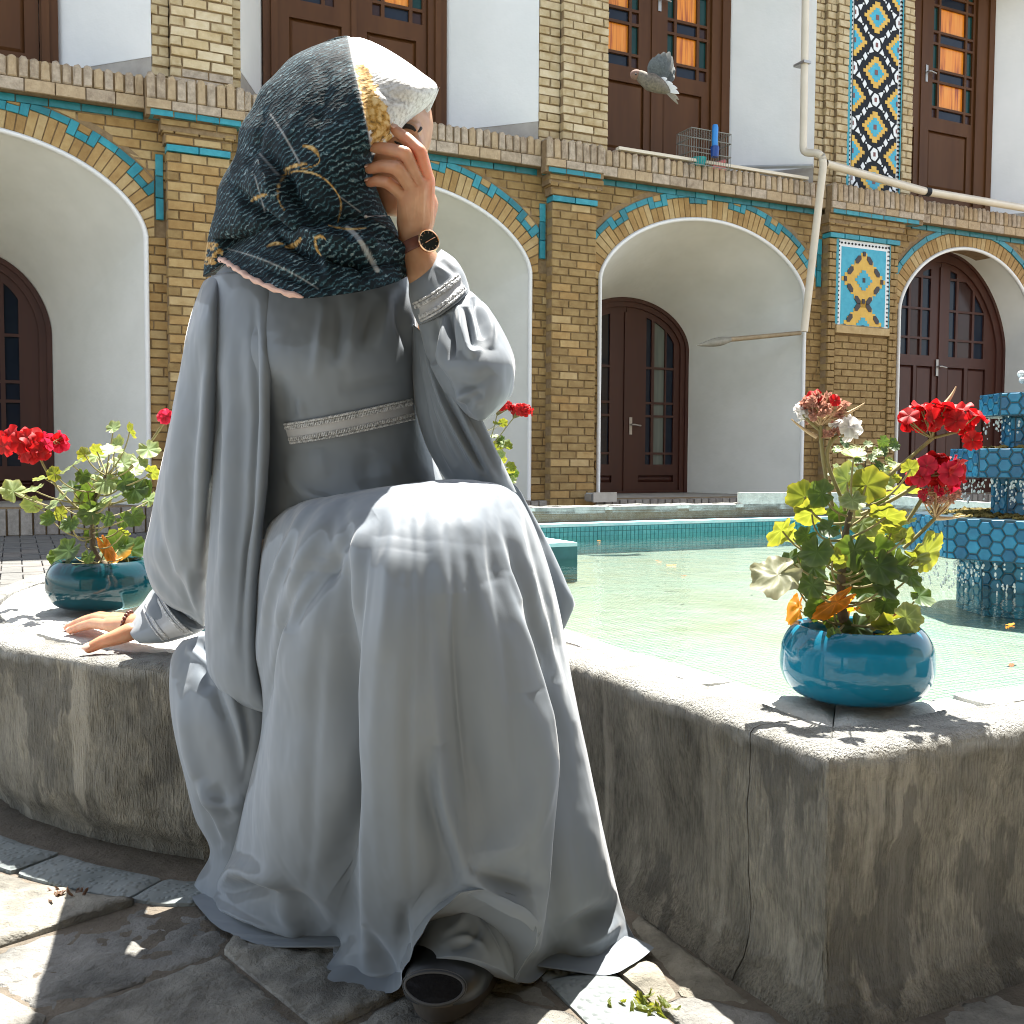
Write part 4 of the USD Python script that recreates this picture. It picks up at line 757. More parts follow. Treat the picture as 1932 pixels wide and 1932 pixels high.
def umbel(parent, C, R, kinds, rg, n, stem, fr, squash=.7, up=.6):
    """a flower head: florets on short stalks from the tip of the main stem"""
    top = np.array(stem[-1], float); obj('flower_stem', tube(spline(stem, 16), .0026 if len(stem) > 2 else .002, 7), STEM, parent, smooth=True)
    V, Fc, T, k = {}, {}, {}, {}; st = []
    for i in range(n):
        u = rg.normal(0, 1, 3); u[2] = abs(u[2]) * 1.2 - .35; u /= np.linalg.norm(u); p = C + u * R * np.array([1, 1, squash]) * rg.uniform(.72, 1.0)
        kd = kinds[rg.integers(len(kinds))]; A = frame_to(u + VIEW * .35 + rg.normal(0, .25, 3), rg.normal(0, 1, 3)); v, f, t = floret(rg, fr * rg.uniform(.8, 1.15))
        if kd == 'f': v = v * [.55, .55, 2.2]
        V.setdefault(kd, []).append(v @ A.T + p); Fc.setdefault(kd, []).append(f + k.get(kd, 0)); T.setdefault(kd, []).append(t); k[kd] = k.get(kd, 0) + len(v)
        st.append(tube(spline([top, (top + p) / 2 + rg.normal(0, .002, 3), p], 5), .0009, 4))
    h = None
    for kd in V: h = obj('flower_head', M(np.vstack(V[kd]), np.vstack(Fc[kd])), LEAF[kd], parent, smooth=True, colors=np.vstack(T[kd]))
    obj('flower_stalks', st, DRY if 'f' in kinds else STEM, h)
def bowl(name, label, P, r, h, m, mouth=.74, group=None):
    b = thing(name, label, 'flower pot', P)
    pr = [(0, 0), (.52, 0), (.60, .012), (.78, .07), (.93, .22), (1.0, .45), (.985, .68), (.92, .86), (.84, .965), (.79, 1.0), (mouth, .985), (mouth - .02, .93), (mouth - .01, .80)]
    pts = np.array([(a * r, z * h) for a, z in pr]); t = np.linspace(0, len(pts) - 1, 60); pts = np.c_[PchipInterpolator(np.arange(len(pts)), pts[:, 0])(t), PchipInterpolator(np.arange(len(pts)), pts[:, 1])(t)]
    obj('bowl', lathe(pts, 72), m, b, smooth=True)
    n = 40; a = np.linspace(0, 2 * np.pi, n, endpoint=False); rr_ = np.linspace(0, 1, 10); V = np.stack([(rr_[:, None] * np.cos(a)) * mouth * r, (rr_[:, None] * np.sin(a)) * mouth * r, np.zeros((10, n))], -1); V[..., 2] = .84 * h + (meshkit.fbm(V * 60, 3, 2) - .5) * .02 - .006 * rr_[:, None]
    obj('soil', M(V.reshape(-1, 3), grid_faces(10, n, True)[:, ::-1]), SOIL, b, smooth=True); return b
def plant(label, base, Y, trunk, leaves, rg, conv, spread, group=None):
    g = thing('potted_geranium', label, 'geranium', base, 0)
    off = np.asarray(base, float); tk = np.array([atY(*conv(x, y), Y) for x, y in trunk]) - off; tk[0] = 0
    sp_ = spline(tk, 24); obj('stem', tube(sp_, np.linspace(.0075, .0035, 24) * (1 + .15 * np.sin(np.arange(24) * 2.2)), 9), BARK, g, smooth=True)
    for x, y, R, kd in leaves:
        q = conv(x, y); yy = Y + rg.uniform(-spread, spread) * (1 if kd != 'l' else .9); P = atY(*q, yy) - off; R_ = R / 3.0 / F * yy * 1.1
        j = min(23, max(2, int(np.interp(P[2] - .03, sp_[:, 2], np.arange(24)))))
        add_leaf(g, P, R_, kd, rg, sp_[j], hang=False)
    return g, off
GR = 'glazed bowls of geraniums standing on the pool rim'
c6 = lambda x, y: (1288 + x / 3, 644 + y / 3); c4 = lambda x, y: (x / 3, 644 + y / 3)
P1 = atz(1606, 1340, ZR) + np.array([.022, .05, .004]); rg = np.random.default_rng(5)
bowl('flower_pot', 'bright turquoise glazed bowl on the near corner of the pool rim', P1, .0985, .098, GL1)
Y1 = P1[1]
L1 = [(560, 1070, 88, 'l'), (625, 1110, 70, 'l'), (700, 1100, 55, 'd'), (690, 880, 85, 'l'), (790, 860, 70, 'd'), (730, 975, 85, 'l'), (885, 965, 66, 'd'), (935, 790, 84, 'p'), (1040, 815, 95, 'l'), (1010, 750, 60, 'd'), (970, 650, 66, 'p'), (1230, 850, 96, 'l'), (1285, 722, 48, 'l'), (1150, 990, 96, 'l'), (1240, 1030, 66, 'l'), (1020, 1030, 80, 'p'), (1050, 1085, 80, 'l'), (1180, 1085, 60, 'l'), (1250, 1110, 55, 'l'), (760, 1190, 84, 'd'), (740, 1280, 98, 'd'), (600, 1235, 58, 'd'), (645, 1215, 45, 'd'), (540, 1320, 135, 'w'), (640, 1330, 90, 'w'), (770, 1335, 90, 'w'), (975, 1180, 100, 'd'), (1080, 1195, 108, 'd'), (1110, 1270, 100, 'd'), (1200, 1265, 86, 'd'), (1000, 1330, 95, 'd'), (915, 1345, 75, 'd'), (1140, 1390, 75, 'd'), (1380, 1200, 112, 'l'), (1310, 1230, 70, 'l'), (1290, 1330, 58, 'd'), (1340, 1440, 70, 'd'), (660, 1510, 92, 'o'), (775, 1500, 80, 'd'), (870, 1475, 105, 'o'), (945, 1530, 66, 'o'), (735, 1380, 66, 'd'), (1065, 1545, 92, 'p'), (1195, 1520, 80, 'b'), (1180, 1640, 110, 'l'), (1265, 1565, 78, 'p'), (985, 1620, 86, 'd'), (855, 1650, 36, 'd'), (885, 1690, 44, 'd'), (1040, 1425, 80, 'd'), (850, 1240, 70, 'l'), (830, 1060, 60, 'd'), (1100, 900, 60, 'd'), (960, 900, 70, 'p'), (840, 1570, 50, 'd'), (1150, 1480, 60, 'd'), (910, 1240, 80, 'd'), (1130, 800, 60, 'p')]
g1, o1 = plant('tall geranium with two red flower heads and a dried one in the bright turquoise bowl', P1 + np.array([-.012, 0, .085]), Y1, [(905, 1700), (900, 1500), (905, 1250), (930, 1050), (960, 930)], L1, rg, c6, .075)
def S6(*pts, Y=Y1, o=None, c=c6): return [atY(*c(x, y), Y) - (o1 if o is None else o) for x, y in pts]
umbel(g1, S6((1330, 450))[0], .028, 'rrr', rg, 9, S6((960, 930), (1190, 740), (1415, 548)), .016)
umbel(g1, S6((1440, 430))[0], .024, 'rrr', rg, 8, S6((1400, 550), (1430, 480)), .0165); umbel(g1, S6((1580, 450))[0], .026, 'rrr', rg, 8, S6((1415, 548), (1560, 510)), .016); umbel(g1, S6((1650, 560))[0], .010, 'rr', rg, 3, S6((1600, 515), (1635, 540)), .013)
umbel(g1, S6((1450, 720))[0], .026, 'rrk', rg, 10, S6((1010, 980), (1180, 900), (1400, 760)), .0165); umbel(g1, S6((1510, 800))[0], .022, 'rrk', rg, 8, S6((1400, 760), (1480, 790)), .016); umbel(g1, S6((1330, 760))[0], .012, 'rk', rg, 4, S6((1400, 760), (1340, 780)), .014)
umbel(g1, S6((790, 360))[0], .030, 'ffffffr', rg, 34, S6((850, 935), (800, 700), (780, 480)), .010, .6); umbel(g1, S6((790, 420))[0], .026, 'ff', rg, 24, S6((780, 480), (785, 440)), .010, .8)
umbel(g1, S6((680, 415))[0], .012, 'v', rg, 7, S6((770, 500), (700, 440)), .011); umbel(g1, S6((920, 495))[0], .016, 'v', rg, 10, S6((920, 960), (860, 800), (825, 600), (880, 530)), .012); umbel(g1, S6((845, 520))[0], .010, 'f', rg, 8, S6((825, 600), (840, 540)), .010)
umbel(g1, S6((1470, 900))[0], .024, 'f', rg, 26, S6((1250, 1170), (1350, 1080), (1430, 1000)), .008, .8); umbel(g1, S6((1410, 870))[0], .014, 'fk', rg, 12, S6((1270, 1020), (1330, 930), (1380, 850)), .008)
for a, b in (((850, 440), (1030, 350)), ((760, 540), (615, 440)), ((1490, 350), (1548, 255)), ((1430, 1000), (1600, 985))): obj('seed_beak', tube(spline(S6(a, ((a[0] + b[0]) / 2, (a[1] + b[1]) / 2 + 8), b), 8), np.linspace(.0032, .0008, 8), 6), DRY, g1, smooth=True)
P2 = atz(170, 1160, ZR) + np.array([0, .06, .006]); rg = np.random.default_rng(6)
bowl('flower_pot', 'dark turquoise glazed bowl on the left of the pool rim beside the woman', P2, .108, .100, GL2)
Y2 = P2[1]
L2 = [(75, 850, 62, 'p'), (120, 845, 60, 'p'), (190, 838, 60, 'p'), (255, 775, 56, 'p'), (310, 750, 40, 'l'), (330, 900, 68, 'p'), (190, 925, 52, 'p'), (410, 700, 62, 'p'), (480, 640, 36, 'l'), (548, 652, 48, 'p'), (550, 622, 38, 'l'), (640, 492, 42, 'p'), (660, 588, 45, 'p'), (738, 512, 42, 'l'), (640, 622, 56, 'p'), (700, 692, 62, 'p'), (655, 690, 40, 'p'), (600, 800, 64, 'p'), (530, 790, 56, 'p'), (500, 850, 58, 'd'), (410, 830, 50, 'd'), (560, 922, 70, 'p'), (520, 970, 65, 'd'), (630, 890, 50, 'p'), (705, 790, 58, 'd'), (765, 840, 72, 'd'), (830, 830, 52, 'd'), (840, 612, 60, 'p'), (790, 682, 52, 'p'), (862, 742, 44, 'l'), (840, 900, 46, 'p'), (345, 980, 38, 'l'), (290, 1005, 50, 'd'), (400, 1030, 48, 'd'), (700, 1010, 44, 'd'), (755, 990, 52, 'd'), (702, 1080, 32, 'l'), (520, 1095, 40, 'd'), (390, 1185, 78, 'd'), (325, 1215, 46, 'd'), (600, 1165, 70, 'o'), (672, 1170, 92, 'g'), (742, 1180, 76, 'd'), (500, 1215, 34, 'd'), (440, 1240, 18, 'd'), (610, 1000, 40, 'd'), (450, 900, 40, 'p'), (760, 740, 40, 'p'), (580, 720, 44, 'p'), (470, 760, 40, 'd')]
g2, o2 = plant('bushy geranium with pale sunlit leaves and a red flower in the dark turquoise bowl', P2 + np.array([.012, 0, .085]), Y2, [(538, 1320), (532, 1180), (525, 1040), (540, 900), (600, 760)], L2, rg, c4, .11)
S4 = lambda *p: S6(*p, Y=Y2, o=o2, c=c4)
umbel(g2, S4((120, 585))[0], .042, 'rrr', rg, 17, S4((520, 1000), (370, 880), (232, 670)), .021); umbel(g2, S4((190, 620))[0], .030, 'rr', rg, 9, S4((232, 670), (210, 640)), .021); umbel(g2, S4((310, 570))[0], .022, 'rk', rg, 6, S4((232, 590), (300, 570)), .018)
umbel(g2, S4((945, 425))[0], .012, 'kk', rg, 4, S4((700, 760), (860, 560), (940, 440)), .014)
def simple_plant(label, potlabel, P, r, h, m, leaves, flowers, seed):
    rg = np.random.default_rng(seed); bowl('flower_pot', potlabel, P, r, h, m); Y = P[1]; idc = lambda x, y: (x, y)
    x0, y0 = proj(P + np.array([0, 0, h * .85])); top = min(l[1] for l in leaves)
    g, o = plant(label, P + np.array([0, 0, h * .84]), Y, [(x0, y0), (x0, (y0 + top) / 2), (x0 + 4, top + 10)], [(x, y, R * 3, k) for x, y, R, k in leaves], rg, idc, .09)
    for x, y, R, st, n, fr in flowers: umbel(g, atY(x, y, Y) - o, R, 'r', rg, n, [atY(a, b, Y) - o for a, b in st], fr, .75)
rq = np.random.default_rng(12)
P3 = pw(1.31, 3.92, ZR + .004); x3, y3 = proj(P3)
simple_plant('geranium with two orange-red flower heads behind the seated woman', 'turquoise bowl behind the seated woman', P3, .13, .13, GL2,
    [(948, 798, 8, 'l'), (936, 800, 7, 'l'), (930, 822, 9, 'p'), (945, 830, 9, 'd'), (952, 838, 10, 'p'), (936, 845, 11, 'l'), (942, 860, 11, 'p'), (958, 842, 8, 'l'), (946, 868, 9, 'l'), (962, 882, 10, 'l'), (955, 895, 9, 'd'), (970, 893, 8, 'd'), (930, 880, 12, 'd'), (915, 860, 12, 'd'), (905, 890, 13, 'd'), (950, 905, 10, 'd'), (920, 915, 12, 'd'), (890, 900, 12, 'p'), (900, 840, 12, 'p'), (965, 905, 8, 'p')],
    [(948, 769, .050, [(x3 + 10, 880), (925, 830), (937, 785)], 34, .018), (985, 776, .052, [(x3 + 12, 880), (945, 820), (968, 790)], 36, .018)], 31)
P4 = atY(1592, 950, 8.35); P4 = pw(plocal(P4)[0], 5.25, ZR + .006); x4, y4 = proj(P4)
simple_plant('small leafy geranium on the far rim of the pool', 'pale green bowl on the far rim of the pool', P4, .125, .24, GL3,
    [(x4 + dx, 865 + dy, R, k) for dx, dy, R, k in [(rq.uniform(-62, 62), rq.uniform(-34, 42), rq.uniform(7, 11), 'plddp'[rq.integers(5)]) for _ in range(46)]], [], 33)
# ---------------------------------------------------------------- small things about the house
def fx(s, w, z): return fw(s, w, z)
def pipe(pts, r, n=12):
    out = []
    P = [np.asarray(p, float) for p in pts]
    for i, p in enumerate(P):
        if 0 < i < len(P) - 1:
            a = p + (P[i - 1] - p) / np.linalg.norm(P[i - 1] - p) * r * 1.6; b = p + (P[i + 1] - p) / np.linalg.norm(P[i + 1] - p) * r * 1.6
            for t in np.linspace(0, 1, 5): out.append((1 - t) ** 2 * a + 2 * t * (1 - t) * p + t * t * b)
        else: out.append(p)
    return tube(np.array(out), r, n)
dp = thing('drain_pipe', 'cream downpipe with an offset bend between the upper white wall and the tiled pilaster', 'pipe', (0, 0, 0))
obj('pipe', pipe([fx(7.63, .10, 6.8), fx(7.645, .10, 4.03), fx(7.72, .29, 3.985), fx(7.76, .30, 3.9), fx(7.62, .20, 2.05)], .042), CREAM, dp, smooth=True)
for z in (5.0, 6.2): obj('bracket', [bx(-.055, .055, -.06, .05, -.02, .02)], METAL, dp); stage.GetPrimAtPath(str(dp.GetPath()) + ('/bracket' if z == 5.0 else '/bracket_001')).GetAttribute('points').Set(Vt.Vec3fArray.FromNumpy((np.asarray(bx(-.05, .05, -.052, .12, -.014, .014).vertices) @ np.array([[UA[0], UA[1], 0], [-UA[1], UA[0], 0], [0, 0, 1]]) + fx(7.637, .10, z)).astype(np.float32)))
hp = thing('horizontal_pipe', 'thick cream pipe running along the top of the cornice to the right', 'pipe', (0, 0, 0))
obj('pipe', pipe([fx(7.80, .29, 3.88), fx(9.35, .27, 3.765), fx(12.5, .24, 3.77)], .045), CREAM, hp, smooth=True)
obj('clamp', [tube([fx(9.33, .27, 3.766), fx(9.40, .268, 3.766)], .052, 14)], MBLACK, hp)
tr = obj('cable_trunking', np_m := M((np.asarray(bx(5.25, 7.72, -.115, -.05, 3.742, 3.772).vertices) @ np.array([[UA[0], UA[1], 0], [-UA[1], UA[0], 0], [0, 0, 1]]) + OA), bx(5.25, 7.72, -.115, -.05, 3.742, 3.772).faces), CREAM); tag(tr, 'straight cream trunking lying along the cornice edge below the bird cage', 'trunking')
sill = obj('metal_strip', M((np.asarray(bx(-.5, .5, -.02, .02, -.02, .02).vertices) * 1.0), bx(-.5, .5, -.02, .02, -.02, .02).faces) if False else tube([fx(7.05, -.45, 3.93), fx(7.86, .02, 3.93)], .022, 4), GREYMETAL); tag(sill, 'grey metal strip on the floor edge beside the white upper wall', 'metal strip')
pole = thing('wooden_pole', 'wooden pole with a grey pointed blade sticking out under the third arch', 'pole', (0, 0, 0))
A_, B_ = fx(7.72, .03, 2.06), fx(6.86, -.12, 1.955); C_ = fx(6.47, -.2, 1.875)
obj('shaft', tube(np.linspace(A_, B_, 8), np.linspace(.024, .028, 8), 10), mat('bare_wood', (.25, .19, .11), (.36, .28, .17), 20, .7, .3, 50, .003), pole, smooth=True)
obj('blade', tube(spline([B_, B_ * .7 + C_ * .3, B_ * .4 + C_ * .6, C_], 10), [.028, .036, .046, .050, .048, .044, .036, .026, .016, .004], 8), mat('grey_weathered_wood', (.24, .23, .18), (.33, .31, .25), 20, .8), pole, smooth=True)
# wire bird cage on the ledge
cg = thing('bird_cage', 'wire bird cage with blue feeder on the ledge before the upper doors', 'cage', fx(6.36, .02, 3.70), ANG)
WIRE = mat('galvanised_wire', (.20, .20, .17), (.28, .28, .24), 10, .5, metallic=.5)
wx, wy, wz = .255, .13, .37
wires = []
for x in np.linspace(-wx, wx, 17):
    for y in (-wy, wy): wires.append(tube([(x, y, 0), (x, y, wz)], 0.0026, 5))
for y in np.linspace(-wy, wy, 8)[1:-1]:
    for x in (-wx, wx): wires.append(tube([(x, y, 0), (x, y, wz)], 0.0026, 5))
for x in np.linspace(-wx, wx, 17): wires.append(tube([(x, -wy, wz), (x, wy, wz)], 0.0026, 5))
obj('wires', wires, WIRE, cg, kind='stuff')
obj('frame', [tube([(a * wx, -wy, z), (a * wx, wy, z)], .006, 6) for a in (-1, 1) for z in (0.004, .13, .27, wz)] + [tube([(-wx, b * wy, z), (wx, b * wy, z)], .006, 6) for b in (-1, 1) for z in (.004, .13, .27, wz)], WIRE, cg)
obj('feeder', [lathe([(0, .0), (.03, 0), (.032, .2), (.026, .23), (0, .24)], 16, (.03, -wy - .02, .20))], mat('blue_plastic', (.02, .17, .50), (.03, .24, .60), 6, .3), cg, smooth=40); obj('feeder_cup', lathe([(0, .1), (.04, .1), (.046, .2), (.04, .21), (0, .2)], 16, (.03, -wy - .02, .0)), mat('dark_blue_plastic', (.01, .05, .22), None, 6, .3), cg, smooth=40)
obj('bowl', lathe([(0, 0), (.06, 0), (.085, .085), (.078, .085), (.055, .01), (0, .01)], 20, (-.10, -.05, .01)), mat('teal_plastic', (.01, .30, .30), None, 6, .3), cg, smooth=40); obj('tray', [bx(.06, .23, -.08, .05, .005, .045), tube([(.08, -.07, .05), (.22, -.08, .1)], .02, 8)], mat('pink_plastic', (.55, .16, .16), None, 6, .4), cg)
# a dove in flight
DB = mat('dove_brown_feathers', (.085, .07, .055), (.20, .17, .125), 60, .8); DG = mat('dove_grey_feathers', (.055, .065, .06), (.12, .13, .125), 60, .8); DH = mat('dove_pink_head', (.17, .095, .07), (.24, .14, .105), 60, .8); DW = mat('white_feathers', (.6, .6, .58), None, 9, .7); DK = mat('black_feathers', (.02, .02, .022), None, 9, .7); DBL = mat('pale_breast_feathers', (.16, .14, .10), (.26, .23, .18), 50, .8)
BY = 8.0; KB = BY / 4.6; cb = lambda x, y: (1127 + x / 6, y / 6); BQ = lambda x, y, d=0.0: atY(*cb(x, y), BY + d)
dove = thing('flying_dove', 'grey and brown dove in flight with raised wings before the upper brown doors', 'dove', BQ(620, 900))
bo = BQ(620, 900)
ax = spline([BQ(405, 850), BQ(450, 845), BQ(530, 890), BQ(620, 935), BQ(720, 985), BQ(830, 1060)], 22)
rr_ = np.interp(np.linspace(0, 1, 22), [0, .06, .14, .25, .45, .68, .85, 1], [.003, .018, .026, .032, .046, .038, .024, .008])
obj('body', tube(ax - bo, rr_ * .85 * KB, 14), DB, dove, smooth=True)
obj('head', [M(trimesh.creation.icosphere(2, .022 * KB).vertices * [1.25, 1, .95] + BQ(440, 845) - bo, trimesh.creation.icosphere(2, .029).faces), tube([BQ(425, 855) - bo, BQ(405, 862) - bo], [.013 * KB, .006 * KB], 8)], DH, dove, smooth=True)
obj('beak', tube([BQ(408, 860) - bo, BQ(396, 864) - bo, BQ(386, 872) - bo], [.0055 * KB, .004 * KB, .001], 6), DK, dove); obj('eye', M(trimesh.creation.icosphere(1, .0045 * KB).vertices + BQ(436, 838, -.022 * KB) - bo, trimesh.creation.icosphere(1, .0045 * KB).faces), DK, dove, smooth=True)
def feather(a, b, wd, m, name, nrm=VIEW, parent=None):
    a, b = a - bo, b - bo; d = (b - a); s = np.cross(d / np.linalg.norm(d), nrm); s /= np.linalg.norm(s); t = np.linspace(0, 1, 7)[:, None]; w_ = wd * KB * np.sin(np.clip(t * .8 + .18, 0, 1) * np.pi) ** .7
    c = a + d * t + np.asarray(nrm) * .012 * np.sin(t * np.pi); V = np.concatenate([np.stack([c - s * w_, c + np.asarray(nrm) * .003, c + s * w_], 1), np.stack([c - s * w_, c - np.asarray(nrm) * .002, c + s * w_], 1)]); 
    obj(name, M(V.reshape(-1, 3), np.vstack([grid_faces(7, 3), grid_faces(7, 3)[:, ::-1] + 21])), m, parent or dove, smooth=True)
for i, (x, y) in enumerate([(640, 650), (700, 610), (760, 590), (820, 588), (845, 640), (850, 700), (870, 760), (860, 830)]): feather(BQ(640 + i * 14, 880 + i * 6), BQ(x, y, .03 * i), .030, DG, 'wing_feather')
for i, (x, y) in enumerate([(760, 700), (800, 760), (830, 800), (880, 800)]): feather(BQ(690, 900, .08), BQ(x, y, .12), .028, DG, 'wing_feather')
for i, (x, y) in enumerate([(790, 890), (855, 950), (905, 1000), (925, 1060)]): feather(BQ(700 + i * 30, 925 + i * 28), BQ(x, y, -.01), .012, DW, 'tail_feather')
for i, (x, y) in enumerate([(850, 1080), (915, 1180), (925, 1130)]): feather(BQ(690 + i * 40, 920 + i * 55), BQ(x, y), .010, DK if i == 0 else DBL, 'tail_feather')
# floodlight on the plinth, leaves and debris
fl_ = thing('floodlight', 'small grey box floodlight lying on the plinth beside the second pilaster', 'floodlight', fx(5.02, .20, .205), ANG + 8)
obj('housing', [bx(-.14, .14, -.06, .06, .0, .085)], GREYMETAL, fl_); obj('front_rim', [bx(-.15, .15, -.075, -.06, -.006, .092)], METAL, fl_); obj('end_plate', [bx(-.165, -.14, -.05, .05, .01, .075)], METAL, fl_)
rl = np.random.default_rng(77)
for x, y, kd, lb in [(1130, 1020, 'o', 'tiny orange leaf floating close to the far turquoise tile edge'), (1242, 1058, 'b', 'left brown leaf of the pair floating beyond the tiled step'), (1268, 1066, 'o', 'small orange leaf floating beyond the tiled step'), (1290, 1086, 'b', 'brown leaf floating alone in mid pool'), (1905, 1178, 'o', 'orange leaf floating before the fountain foot'), (1908, 1254, 'b', 'brown leaf floating to the right of the near geranium'), (1420, 1072, 'b', 'brown leaf floating just left of the near geranium')]:
    P = atz(x, y, ZW + .004); V, f, t = leaf_mesh(rl.uniform(.016, .026), rl, .1, .5)
    A = frame_to(np.array([rl.normal(0, .1), rl.normal(0, .1), 1]), rl.normal(0, 1, 3)); o_ = obj('floating_leaf', M(V @ A.T * [1, 1, .4] + P, f), LEAF[kd], None, True, colors=t)
    tag(o_, lb, 'leaf')
for x, y, n_ in ((118, 1688, 9), (1218, 1900, 14)):
    if not n_: continue
    P = atz(x, y, .002); V_, F_, T_, k_ = [], [], [], 0
    for _ in range(n_):
        V, f, t = leaf_mesh(rl.uniform(.005, .012), rl, .2, .7); A = frame_to(rl.normal(0, 1, 3) + [0, 0, 1], rl.normal(0, 1, 3)); V_.append(V @ A.T + P + [rl.normal(0, .014), rl.normal(0, .014), abs(rl.normal(0, .006))]); F_.append(f + k_); T_.append(t); k_ += len(V)
    weed = x > 1000; o_ = obj('weed' if weed else 'leaf_litter', M(np.vstack(V_), np.vstack(F_)), LEAF['l' if weed else 'n'], None, True, colors=np.vstack(T_))
    tag(o_, 'small green weed growing from a paving joint near the corner of the pool' if weed else 'crumpled dry brown leaves in a paving joint at the left', 'weed' if weed else 'leaf litter', kind='stuff')
# ---------------------------------------------------------------- unseen trees and wing added behind the viewer to block sky light
def added_tree(x, y, h, r, seed, label):
    rg = np.random.default_rng(seed); t = thing('added_shade_tree', label, 'tree', (x, y, -.02)); z = np.linspace(0, h * .62, 12)
    obj('trunk', tube(np.c_[.12 * np.sin(z * .9 + seed), .1 * np.cos(z * .7), z], np.linspace(.16, .07, 12), 10), BARK, t, smooth=True)
    for i in range(7):
        a = i * .9 + rg.uniform(0, .5); obj('limb', tube(spline([(0.05, 0, h * rg.uniform(.3, .55)), (r * .45 * math.cos(a), r * .45 * math.sin(a), h * .66), (r * .85 * math.cos(a), r * .85 * math.sin(a), h * rg.uniform(.7, .9))], 8), np.linspace(.06, .015, 8), 7), BARK, t, smooth=True)
    n = 9000; u = rg.normal(0, 1, (n, 3)); u /= np.linalg.norm(u, axis=1, keepdims=True); c = u * rg.uniform(.25, 1, (n, 1)) ** .5 * [r, r, h * .36] * (1 + .25 * np.sin(u[:, :1] * 5 + seed) * np.cos(u[:, 1:2] * 4)) + [0, 0, h * .66]
    a = rg.normal(0, 1, (n, 3)); a /= np.linalg.norm(a, axis=1, keepdims=True); b = np.cross(a, rg.normal(0, 1, (n, 3))); b /= np.linalg.norm(b, axis=1, keepdims=True); s = rg.uniform(.07, .14, (n, 1))
    V = np.stack([c - a * s, c + b * s * .5, c + a * s, c - b * s * .5], 1).reshape(-1, 3); k = np.arange(n)[:, None] * 4
    obj('crown', M(V, np.vstack([k + [0, 1, 2], k + [0, 2, 3]])), TREELEAF, t)
TREELEAF = mat('dark_tree_leaf', (.03, .05, .018), (.06, .085, .03), 4, .6)
added_tree(-2.6, -2.6, 6.2, 2.7, 3, 'added unseen tree blocking sky light, to the left behind the viewer'); added_tree(1.3, -3.2, 6.6, 2.8, 5, 'added unseen tree blocking sky light, straight behind the viewer'); added_tree(4.8, -1.8, 6.0, 2.4, 8, 'added unseen tree blocking sky light, to the right behind the viewer')
wing = thing('added_shade_wing', 'added plain buff brick wing blocking sky light, unseen behind the viewer', 'house', OA, ANG)  # added out of view to deepen the shade on dress and basin
obj('wall', bx(-10, 20, -15.5, -15.0, -.05, 6.5), BRICKMIX, wing); obj('roof', bx(-10.2, 20.2, -18, -14.8, 6.5, 6.75), GREYPL, wing); obj('end_wall', [bx(-10, -9.5, -18, -15.5, -.05, 6.5)], BRICKMIX, wing); obj('end_wall', [bx(19.5, 20, -18, -15.5, -.05, 6.5)], BRICKMIX, wing); obj('rear_wall', bx(-10, 20, -18, -17.7, -.05, 6.5), BRICKMIX, wing)
# ---------------------------------------------------------------- the woman
woman = thing('person', 'woman in long grey dress and patterned headscarf sitting on the pool rim, hand before face', 'person')
def resample(pts, n):
    """pts: (x, y[, Y[, t]])"""
    p = np.asarray([q[:2] for q in pts], float)
    if len(pts[0]) > 3: t = np.array([q[3] for q in pts])
    else: t = np.r_[0, np.cumsum(np.linalg.norm(np.diff(p, axis=0), axis=1))]; t = t / t[-1]
    u = .5 - .5 * np.cos(np.linspace(0, np.pi, n)); u = .55 * u + .45 * np.linspace(0, 1, n)
    out = [PchipInterpolator(t, p[:, i])(u) if len(p) > 2 else np.interp(u, t, p[:, i]) for i in (0, 1)]
    Y = PchipInterpolator(t, [q[2] for q in pts])(u) if len(pts[0]) > 2 else None
    return np.array(out).T, Y, u
def loft(rows, nu, nv, strokes=(), back=.05, nb=None, ell=.5, rel=None):
    """rows of (front outline left to right in the photograph, depth left, depth right, bulge towards the viewer); returns a closed tube of cloth"""
    nb = nb or max(8, nu // 4); G = []
    for pts, YL, YR, fr in rows:
        xy, Y, u = resample(pts, nu)
        if Y is None: Y = YL + (YR - YL) * u - fr * np.maximum(0, 1 - (2 * u - 1) ** 2) ** ell
        G.append(np.stack([atY(a, b, c) for (a, b), c in zip(xy, Y)]))
    G = np.array(G); d = np.r_[0, np.cumsum(np.linalg.norm(np.diff(G.mean(1), axis=0), axis=1) + 1e-4)]; d /= d[-1]
    G = PchipInterpolator(d, G, axis=0)(np.linspace(0, 1, nv))
    from scipy.ndimage import gaussian_filter1d
    sg = nv / (28 if nv > 400 else 55); Gs = gaussian_filter1d(G, sg, axis=0, mode='nearest'); vv = np.linspace(0, 1, nv); wt = np.clip(np.minimum(vv, 1 - vv) / .06, 0, 1)[:, None, None]; G = G * (1 - wt) + Gs * wt
    if strokes: G = sculpt(G, strokes)
    if rel is not None: G = rel(G)
    s = np.linspace(0, 1, nb + 2)[1:-1]; Lp, Rp = G[:, :1], G[:, -1:]; Bk = Rp + (Lp - Rp) * s[None, :, None]; Bk = Bk + np.array([0, 1, 0]) * (back * np.sin(s * np.pi) ** .6)[None, :, None]
    V = np.concatenate([G, Bk], 1); n = V.shape[1]; f = grid_faces(nv, n, True)
    V = V.reshape(-1, 3); k = len(V); V = np.vstack([V, G[0].mean(0), G[-1].mean(0)]); j = np.arange(n); j2 = (j + 1) % n
    f = np.vstack([f, np.stack([np.full(n, k), j2, j], -1), np.stack([np.full(n, k + 1), (nv - 1) * n + j, (nv - 1) * n + j2], -1)])
    return M(V, f), G
